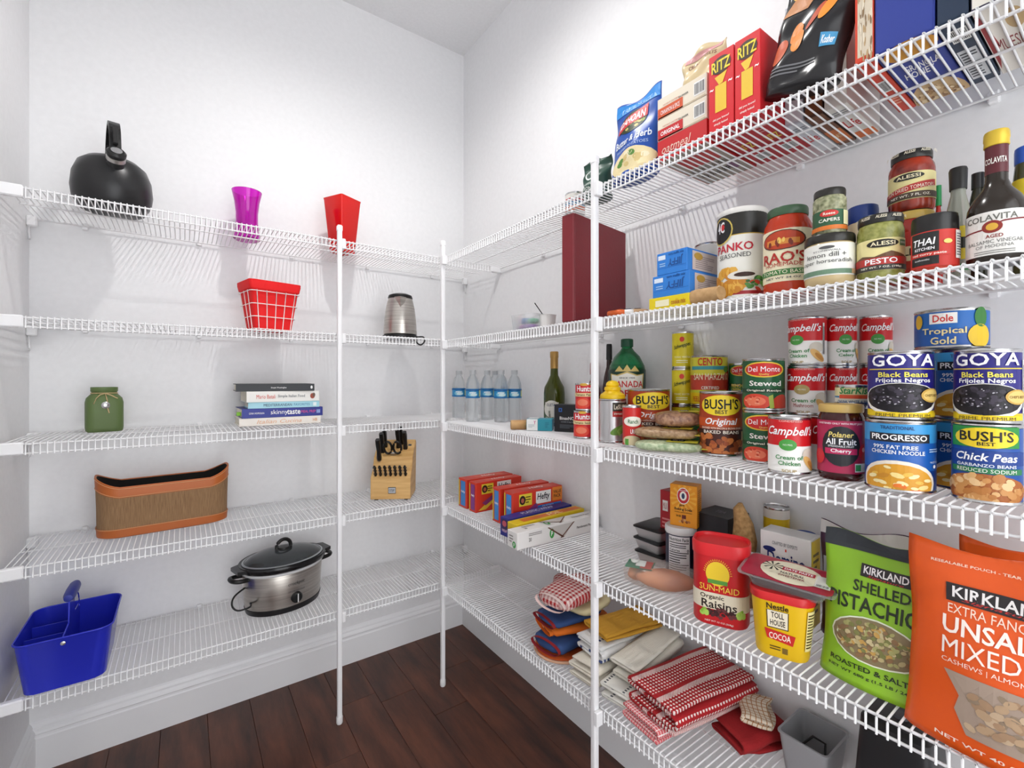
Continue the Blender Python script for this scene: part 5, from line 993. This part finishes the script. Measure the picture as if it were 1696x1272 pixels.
P.ell(0, .74, .46, .2, '#f4efe4', 2).ell(0, .74, .42, .18, '#c02a30', 3).ell(0, .74, .26, .11, '#f4efe4', 4).ell(0, .74, .12, .07, '#2a3a5c', 5).text('ARM & HAMMER', 0, .87, .6, .03, '#ffffff', 5).text('pure', -.1, .5, .35, .06, '#2a1c10', 2).text('Baking Soda', 0, .41, 1.3, .08, '#1c140c', 2, .03).text('FOR BAKING, CLEANING & DEODORIZING', 0, .34, 1.3, .025, '#4a3010', 2).text('100+ USES', -.35, .25, .35, .05, '#2a1c10', 2).rect(.05, .24, .3, .09, '#6a2a1c', 2).blobs(.05, .13, .4, .04, 10, .09, .025, ['#b8703a', '#8a4a24', '#d8a060'], 2); P.build(o)
P = bright(w_, d_, h_); P.lines(0, .5, 1.4, .8, 16, '#a8641c', 1); P.build(o)
p, t = onx(1182, -.075); o = carton('black_box', .085, .09, .16, '#232226', 'matte black box behind the baking soda', 'box', -.05, p.y - .004, A4, RZ); P = btop(.085, .09, .16); P.text('TEA', 0, .5, .6, .2, '#77757a', 1); P.build(o)
# burlap gnome sack
p, t = onx(1228, -.11); S = empty('burlap_sack', (p.x, p.y, A4), facing(p.x, p.y)); tag(S, 'small burlap gnome sack with tall pointed hat and green trim', 'sack')
bur = noisy('burlap', '#8a6a44', '#b8966a', 120, .9, bump=.8); bur2 = noisy('burlap2', '#9a7648', '#c29a66', 130, .9, bump=.8)
lathe('sack_body', [(0, 0), (.036, 0), (.043, .02), (.044, .05), (.036, .085), (.02, .105), (0, .108)], bur, S, 24)
hat = [(.0, 0, .10), (.006, 0, .13), (.004, .002, .165), (-.004, .002, .195), (-.002, 0, .208)]
L = []
for (hx_, hy_, hz_), hr in zip(hat, (.027, .024, .019, .012, .004)): L.append([(hx_ + hr * math.cos(2 * math.pi * i / 18), hy_ + hr * math.sin(2 * math.pi * i / 18), hz_) for i in range(18)])
loft('pointed_hat', L, bur2, S, sharp=80)
for i in range(5): a_ = R(-150 + i * 30); puff('leaf_trim', [(.016 * math.cos(q_ * .7), .008 * math.sin(q_ * .7)) for q_ in range(9)], .006, mat('#5a9a2c', .6), S).matrix_local = Matrix.Translation((.03 * math.cos(a_), .03 * math.sin(a_), .1)) @ Matrix.Rotation(a_, 4, 'Z') @ Matrix.Rotation(R(35), 4, 'Y')
nz = lathe('nose', [(0, -.01), (.007, -.007), (.01, 0), (.007, .007), (0, .01)], mat('#b8875c', .7), S, 14); nz.location = (.012, -.03, .105)
# yellow canister, blue-lidded canister
x, y, r, h = ps(1264, 1308, 842, .248, A4); o, P = can('cocoa_canister', x, y, A4, r, h, [(0, '#d8b418'), (.9, '#d9d2c8')], 'yellow canister with clear lid against the wall', 'canister', 0); P.rect(-.4, .6, .3, .12, '#7a2a1c', 1); P.build(o)
x, y, r, h = ps(1314, 1352, 886, .238, A4); o, P = jar('salt_canister', x, y, A4, r, h, '#e6e4e0', '#24489a', 'canister with blue lid behind the sugar box', 'canister', 0, lid_h=.016, neck=1.0, lidr=1.0); P.build(o)
# raisins
x, y, r, tf = fitv(1150, 1246, 1046, A4); hw, hd_, h = r * 1.0, r * .78, zat(908, tf) - A4
S = empty('raisin_canister', (x, y + .004, A4), RZ + R(24)); tag(S, 'red raisin canister with rounded lid', 'canister')
RD = mat('#cc2026', .38)
loft('body', [rr(hw * .93, hd_ * .93, .028, 0, 6), rr(hw * .96, hd_ * .96, .028, .004, 6), rr(hw * .96, hd_ * .96, .028, h - .02, 6)], RD, S)
loft('lid', [rr(hw, hd_, .03, h - .024, 6), rr(hw * 1.01, hd_ * 1.01, .03, h - .004, 6), rr(hw * .98, hd_ * .98, .03, h, 6), rr(hw * .93, hd_ * .93, .03, h - .001, 6), rr(hw * .91, hd_ * .91, .03, h - .006, 6)], mat('#d8242a', .35), S)
def rrmap(W_, D_, rad, H_):
    """wraps print round a rounded-rectangle container; x = -1..1 spans its front, going on round the corners"""
    def fn(x, y, o):
        s = x * W_; f = W_ - rad
        if abs(s) <= f: return (s, -D_ - o, y * H_)
        a_ = min((abs(s) - f) / rad, math.pi / 2); sg = 1 if s > 0 else -1; e_ = max(0, abs(s) - f - rad * math.pi / 2)
        return (sg * (f + (rad + o) * math.sin(a_)), -(D_ - rad) - (rad + o) * math.cos(a_) + e_, y * H_)
    return Print(fn, [i / 10 for i in range(-17, 18)])
P = rrmap(hw * .96, hd_ * .96, .028, h)
P.rect(0, .3, 2.6, .2, '#e6dcc4', 1).text('Organic', -.25, .345, .85, .07, '#3a2a1c', 2, .02).text('Raisins', 0, .26, 1.25, .1, '#2a1c14', 2, .02).ell(-.05, .64, .42, .15, '#f0cc30', 1).rect(-.05, .54, .7, .05, '#5a9a3c', 2)
for i in range(20): a_ = R(i * 9); P.poly([(-.05 + .45 * math.cos(a_), .64 + .16 * math.sin(a_)), (-.05 + .52 * math.cos(a_ + .04), .64 + .185 * math.sin(a_ + .04)), (-.05 + .45 * math.cos(a_ + .08), .64 + .16 * math.sin(a_ + .08))], '#f0cc30', 1)
P.text('SUN-MAID', 0, .46, 1.4, .075, '#f2d24a', 2, .03).blobs(.1, .16, .6, .05, 30, .09, .022, ['#4a1f22', '#6a3032', '#3a1618'], 2).blobs(.75, .18, .2, .04, 6, .1, .03, ['#8ab83c', '#a8cc5a'], 4).blobs(-.55, .15, .2, .03, 5, .1, .03, ['#8ab83c', '#a8cc5a'], 4).text('NET WT 13 OZ (368g)', 0, .05, 1.0, .025, '#f4d8d0', 2); P.build(S)
# sugar box
a, t0 = onx(1257, -.135); b, t1 = onx(1338, -.135); w_ = a.y - b.y; h_ = zat(876, t0) - A4
o = carton('sugar_box', w_, .05, h_, '#e9e7e4', 'white sugar box with blue lettering', 'box', -.105, (a.y + b.y) / 2, A4 , RZ + R(4)); P = bfront(w_, .05, h_); P.text('Domino', .05, .71, 1.5, .15, '#1c2c6a', 1, .05).ell(-.62, .8, .26, .03, '#1c2c6a', 1).text('CRAFTED BY EXPERTS', .0, .88, 1.0, .04, '#888', 1).rect(.05, .82, .06, .03, '#d8402c', 1).rect(0, .1, 1.9, .2, '#e0c23c', 1); P.build(o)
P = bright(w_, .05, h_); P.rect(0, .5, 1.8, .96, '#e0c23c', 1).lines(0, .5, 1.2, .7, 10, '#6a5a20', 2); P.build(o)
# cocoa tub with a tray of date paste lying on it
x, y, r, tf = fitv(1240, 1352, 1102, A4); hw, hd_, h = r * .96, r * .74, zat(992, tf) - A4
S = empty('cocoa_tub', (x, y, A4), RZ + R(20)); tag(S, 'yellow cocoa tub with red lid at the shelf edge', 'tub')
loft('body', [rr(hw * .8, hd_ * .8, .022, 0, 5), rr(hw * .83, hd_ * .83, .024, .004, 5), rr(hw * .97, hd_ * .97, .026, h - .012, 5)], mat('#e8bc14', .38), S)
loft('lid', [rr(hw * 1.0, hd_ * 1.0, .026, h - .014, 5), rr(hw * 1.02, hd_ * 1.02, .026, h - .003, 5), rr(hw * .98, hd_ * .98, .026, h, 5)], mat('#d02428', .35), S)
P0 = rrmap(hw, hd_, .024, h); f0 = P0.fn; P0.fn = lambda x_, y_, o_: (lambda q_, k_: (q_[0] * k_, q_[1] * k_, q_[2]))(f0(x_, y_, o_ + .0006), .81 + .16 * y_ * 1.12)
P0.text('Nestle', -.1, .8, .7, .09, '#2a1c14', 1, .03).rect(-.1, .6, .72, .28, '#3a2a1c', 1).rect(-.1, .605, .66, .26, '#f0e6cc', 2).text('TOLL', -.1, .67, .42, .09, '#2a1c14', 3, .02).text('HOUSE', -.1, .55, .5, .09, '#2a1c14', 3, .02).poly([(-.55, .44), (.5, .4), (.42, .24), (-.48, .29)], '#cc2a24', 3).text('COCOA', -.03, .34, .75, .1, '#f8e8d8', 4, .03).lines(-.2, .15, .4, .08, 2, '#5a4010', 1).rect(.15, .13, .2, .09, '#7a6020', 1).rect(1.05, .5, .42, .62, '#f0e2a0', 1).lines(1.05, .5, .36, .55, 12, '#4a3a14', 2); P0.build(S)
T = empty('date_tray', (x + .012, y - .005, A4 + h + .0215), RZ + R(8)); T.rotation_euler = (R(3), R(3), RZ + R(14)); tag(T, 'clear tray of date paste lying on the cocoa tub', 'tray')
loft('date_block', [rr(.052, .034, .014, -.018, 4), rr(.056, .038, .014, -.002, 4)], mat('#2f1c14', .6), T)
loft('clear_tray', [rr(.054, .036, .014, -.021, 4), rr(.062, .043, .014, -.001, 4), rr(.073, .053, .012, .0, 4), rr(.073, .053, .012, .0015, 4), rr(.06, .041, .014, .001, 4)], mat('#dfe3e4', .1, 0, .6, .4), T)
fm = loft('film_label', [rr(.068, .048, .012, .0018, 4), rr(.068, .048, .012, .0024, 4)], mat('#a8203a', .35), T)
P = Print(lambda x_, y_, o_: (x_ * .066, (y_ - .5) * .092, .0024 + o_)); P.ell(.05, .5, .72, .48, '#ece4c8', 1).rect(.2, .62, .75, .16, '#b8283c', 2).text('DATE PASTE', .2, .62, .65, .09, '#ffffff', 3, .02).text('NATURAL', .1, .42, .55, .09, '#3a2a22', 2, .02).text('SWEETENER', .1, .3, .6, .08, '#8a2a30', 2, .02)
for i in range(9): a_ = R(20 + i * 40); P.poly([(-.4, .62), (-.4 + .26 * math.cos(a_), .62 + .2 * math.sin(a_)), (-.4 + .25 * math.cos(a_ + .25), .62 + .19 * math.sin(a_ + .25))], '#2f3226', 2)
P.rect(.78, .45, .34, .5, '#e4e2da', 2).bars(.78, .28, .3, .12, 12, 3); P.build(T, 'film_print')
# sweet potatoes in a clear bag
p = at(1100, 984, A4); S = empty('sweet_potato_bag', (p.x + .022, p.y + .02, A4), R(-62)); tag(S, 'clear bag of sweet potatoes with a green label', 'bag')
spm = noisy('sweet_potato', '#a8603c', '#c8845a', 18, .5, bump=.3)
for k, (px_, py_, L_, rr_, rz_) in enumerate(((.01, -.012, .068, .024, 6), (-.055, .02, .036, .02, 60))):
    o = lathe('sweet_potato', [(0, -L_), (rr_ * .35, -L_ * .92), (rr_ * .75, -L_ * .6), (rr_, -L_ * .1), (rr_ * .92, L_ * .3), (rr_ * .6, L_ * .7), (rr_ * .25, L_ * .92), (0, L_)], spm, S, 24); o.location = (px_, py_, rr_ + .001); o.rotation_euler = (R(90), 0, R(90 + rz_))
n = 30; out = [(.088 * math.copysign(abs(math.cos(2 * math.pi * i / n)) ** .7, math.cos(2 * math.pi * i / n)), .042 * math.copysign(abs(math.sin(2 * math.pi * i / n)) ** .8, math.sin(2 * math.pi * i / n))) for i in range(n)]
puff('clear_film', out, .053, mat('#f4efe8', .12, 0, .5, .22), S, cz=.0268, wob=.0012)
P = Print(lambda x_, y_, o_: (-.05 + .03 * x_, (y_ - .5) * .05, .0535 + o_ - .02 * abs(y_ - .5))); P.rect(0, .5, 2, 1, '#2a7a54', 1).rect(.5, .5, .8, .9, '#c9402c', 2).rect(.1, .4, .7, .5, '#dfe4e0', 3).ell(-.4, .5, .3, .2, '#e8ece6', 2); P.build(S, 'bag_label')
# pistachios, mixed nuts, crackers bag behind
o, P = pouch('pistachio_bag', .155, .222, .05, mat('#8fc02c', .34), -.222, -1.668, A4, RZ, 'lime green pistachio bag with a clear window', 'bag', -7, seed=21, top=.92)
P.rect(0, .95, 2, .1, '#33373c', 1).rect(.1, .78, .85, .085, '#2a2426', 1).text('KIRKLAND', .1, .785, .75, .05, '#f0ecea', 2, .04).text('Signature', .1, .745, .6, .02, '#c8302c', 2, 0, .3).text('SHELLED', .05, .67, .95, .075, '#26301c', 2, .03).text('PISTACHIOS', .0, .55, 1.7, .105, '#26301c', 2, .03)
P.ell(.02, .33, .8, .15, '#e6ecd0', 1).ell(.02, .33, .77, .14, '#8a7a58', 2).blobs(.02, .33, .68, .11, 150, .05, .014, ['#b8a878', '#a8a468', '#8a6a48', '#c8b88c', '#7a7a44', '#c09850'], 3, 4).text('ROASTED & SALTED', 0, .14, 1.5, .035, '#26301c', 2, .03).text('NET WT 680 g (1.5 LB / 24 OZ)', 0, .085, 1.55, .025, '#26301c', 2, .02); P.build(o)
o, P = pouch('mixed_nut_bag', .205, .25, .055, mat('#e2591a', .34), -.258, -1.812, A4, RZ, 'large orange mixed nut bag with a clear window', 'bag', -5, seed=23, top=.93)
P.text('RESEALABLE POUCH - TEAR ALONG DOTTED LINE', 0, .91, 1.5, .014, '#f8d8c0', 1).rect(-.1, .765, 1.0, .09, '#2a2426', 1).text('KIRKLAND', -.1, .77, .88, .055, '#f0ecea', 2, .04).text('Signature', -.1, .735, .7, .018, '#c8302c', 2, 0, .3).text('EXTRA FANCY', -.18, .685, .8, .045, '#f6dcc8', 1, 0).text('UNSALTED', .02, .605, 1.3, .085, '#fbeee4', 1, .04).text('MIXED NUTS', .1, .5, 1.45, .085, '#fbeee4', 1, .04).text('CASHEWS | ALMONDS | PISTACHIOS', .1, .425, 1.45, .03, '#fbe4d4', 1, .02)
P.poly([(-.6, .38), (.9, .38), (.9, .1), (-.35, .1), (-.48, .2), (-.44, .27)], '#a89484', 1).blobs(.2, .24, .55, .1, 80, .07, .02, ['#b89a7a', '#a8886a', '#c4aa8c', '#94806a'], 2, 7, True).text('NET WT 40 OZ (2.5 LB)', 0, .045, 1.3, .025, '#f8e0d0', 2); P.build(o)
o, P = pouch('cracker_bag', .15, .205, .05, mat('#41203e', .35), -.1, -1.62, A4, RZ, 'purple snack bag behind the pistachios', 'bag', 0, seed=25, top=.9); P.rect(0, .95, 2, .09, '#d8d4d2', 1).text('Wild', -.3, .83, .55, .1, '#e6dfe2', 1, 0).text('real food', -.25, .75, .5, .03, '#c8bcc4', 1).rect(0, .5, 1.9, .4, '#b8bcd0', 1); P.build(o)
o, P = pouch('nut_bag', .18, .235, .05, mat('#dc5a20', .34), -.12, -1.83, A4, RZ, 'second orange nut bag behind the large one', 'bag', 0, seed=27, top=.93); P.text('ALMONDS', 0, .7, 1.2, .1, '#fbeee4', 1, .03); P.build(o)

# ------------------------------------------------------------------ lowest shelf: mitts and towels
MIT = [(-.115, -.055), (-.06, -.06), (0, -.064), (.05, -.062), (.085, -.05), (.108, -.025), (.114, 0), (.108, .026), (.085, .048), (.055, .056), (.045, .062), (.05, .08), (.04, .094), (.02, .096), (0, .084), (-.02, .066), (-.06, .058), (-.115, .055)]
def smooth_outline(P_, k=2):
    for _ in range(k): P_ = [q for i in range(len(P_)) for q in ((P_[i][0] * .75 + P_[(i + 1) % len(P_)][0] * .25, P_[i][1] * .75 + P_[(i + 1) % len(P_)][1] * .25), (P_[i][0] * .25 + P_[(i + 1) % len(P_)][0] * .75, P_[i][1] * .25 + P_[(i + 1) % len(P_)][1] * .75))]
    return P_
MO = smooth_outline(MIT, 1); GING = cloth('gingham_red', '#ead2cc', 'gingham', '#a8161c', .013)
def mitt(z, T, m, x, y, rz, lab, s=1, flip=1, cuff=None, ry=0):
    o = puff('oven_mitt', [(a_ * s, b_ * s * flip) for a_, b_ in (MO if flip > 0 else MO[::-1])], T, m, None, 6, T / 2, .55); put(o, x, y, z, rz, 0, ry); tag(o, lab, 'mitt', 'pile of oven mitts')
    lp = lambda xx: [(xx * s, .056 * s * math.cos(i * .3927) * flip, T / 2 + T * .42 * math.sin(i * .3927)) for i in range(16)]
    loft('cuff_binding', [lp(-.119), lp(-.108)], cuff or m, o, False, False); return o
ph = puff('pot_holder', [(.082 * math.cos(i * .2094), .078 * math.sin(i * .2094)) for i in range(30)], .02, mat('#c9541c', .85, bump=.3, bscale=120), None, 5, .01, .4); put(ph, -.195, -.925, A5, 0); tag(ph, 'round orange pot holder at the bottom of the mitt pile', 'pot holder')
tubes('edge_binding', [[(.083 * math.cos(i * .2094), .079 * math.sin(i * .2094), .009) for i in range(30)]], .004, mat('#d8a888', .8), ph, 6, True)
NB, OR_ = mat('#2f4a7c', .8, bump=.25, bscale=150), mat('#e0701c', .8, bump=.25, bscale=150); RB = mat('#8a1c22', .8)
mitt(A5 + .0205, .042, NB, -.17, -.925, R(8), 'navy blue oven mitt low in the pile', .92, 1, RB)
mitt(A5 + .063, .026, OR_, -.155, -.935, R(-14), 'orange oven mitt in the middle of the pile', .9, -1, OR_)
mitt(A5 + .0895, .026, NB, -.165, -.93, R(-4), 'navy mitt with dark red binding under the gingham one', .88, 1, RB)
puff('folded_cloth', [(.07 * math.copysign(abs(math.cos(i * .2618)) ** .5, math.cos(i * .2618)), .06 * math.copysign(abs(math.sin(i * .2618)) ** .5, math.sin(i * .2618))) for i in range(24)], .022, mat('#d8cba0', .9, bump=.3, bscale=120), None, 5, .011, .4)
fc = bpy.context.scene.collection.objects[-1]; put(fc, -.13, -.945, A5 + .116, R(10)); tag(fc, 'pale yellow cloth under the gingham mitt', 'cloth')
mitt(A5 + .1385, .05, GING, -.165, -.935, R(10), 'red gingham oven mitt on top of the pile', .92, 1, GING)
# towels
CR, WH_ = cloth('cream_towel', '#e6dfd0', 'weave', '#d8d0be', .004), cloth('white_blue_towel', '#e6e6e4', 'lines', '#3a4a78', .012)
def towel(name, x, y, z, rz, L_, wid, n_, gap, m, lab, seed, th=.005, rx=0, ry=0, wob=.002):
    o = ribbon(name, folds(wid, n_, gap), L_, m, th, None, 12, wob, seed); put(o, x, y, z, rz, rx, ry); tag(o, lab, 'towel', 'folded kitchen towels'); return o
towel('kitchen_towel', -.15, -1.062, A5 + .003, R(4), .22, .085, 5, .0115, CR, 'cream towel folded thick beside the mitts', 1)
towel('kitchen_towel', -.135, -1.075, A5 + .063, R(-4), .20, .09, 4, .0115, WH_, 'white towel with blue lines on the cream towel', 2)
towel('kitchen_towel', -.125, -1.085, A5 + .112, R(-10), .18, .10, 2, .013, cloth('mustard_towel', '#c8942c', 'weave', '#b8841c', .005), 'mustard yellow towel on top of the white towels', 3)
towel('kitchen_towel', -.15, -1.162, A5 + .003, R(6), .21, .075, 4, .0125, cloth('grey_band_towel', '#e4e1d8', 'lines', '#55585c', .009), 'white towel with grey woven band near the post', 4)
towel('kitchen_towel', -.125, -1.168, A5 + .056, R(4), .19, .07, 4, .014, cloth('off_white_towel', '#e8e4d8', 'weave', '#dcd6c4', .005), 'thick off-white towel leaning to the wall', 5, ry=R(-6))
PG = cloth('pink_grid_towel', '#d8686c', 'grid', '#f2e6e2', .007)
towel('kitchen_towel', -.155, -1.268, A5 + .003, R(-6), .23, .10, 3, .012, PG, 'pink and white checked towel under the red one', 6)
towel('kitchen_towel', -.14, -1.30, A5 + .042, R(-8), .25, .13, 4, .0175, cloth('red_dot_towel', '#a8161c', 'dots', '#ecdcd6', .0085), 'dark red towel with white dotted bands', 7, .006)
towel('kitchen_towel', -.09, -1.41, A5 + .003, R(-20), .13, .085, 3, .015, cloth('plain_red', '#a41c20', 'weave', '#98161a', .005), 'plain red cloth by the wall behind the dotted towel', 8, wob=.005)
towel('kitchen_towel', -.08, -1.415, A5 + .052, R(25), .09, .06, 2, .015, cloth('tan_check', '#e0d2bc', 'grid', '#b07a4a', .01), 'white and tan cloth on the plain red cloth', 9, wob=.006)
# grey bin and black appliance near the frame's lower edge
B = empty('grey_bin', (-.07, -1.52, A5), RZ); B.scale = (.78, .78, .8); tag(B, 'grey plastic bin at the bottom right', 'bin')
loft('bin', [rr(.045, .055, .012, 0, 4), rr(.055, .066, .012, .092, 4), rr(.058, .069, .012, .094, 4), rr(.058, .069, .012, .098, 4), rr(.053, .064, .012, .098, 4), rr(.043, .053, .012, .003, 4)], mat('#9c9c9e', .5), B)
tubes('cable', [[(-.02, -.02, .06), (0, .0, .085), (.02, .02, .07), (.03, -.01, .05)]], .003, BLACK, B, 6)
B = empty('black_appliance', (-.1, -1.665, A5), RZ); tag(B, 'black appliance on the lowest shelf under the pistachios', 'appliance')
loft('housing', [rr(.05, .05, .012, 0, 4), rr(.052, .052, .014, .1, 4), rr(.046, .046, .014, .2, 4), rr(.04, .04, .014, .206, 4)], mat('#222224', .4), B)
lathe('button', [(.012, 0), (.011, .004), (0, .005)], mat('#55555a', .4), B, 16).location = (0, 0, .206)
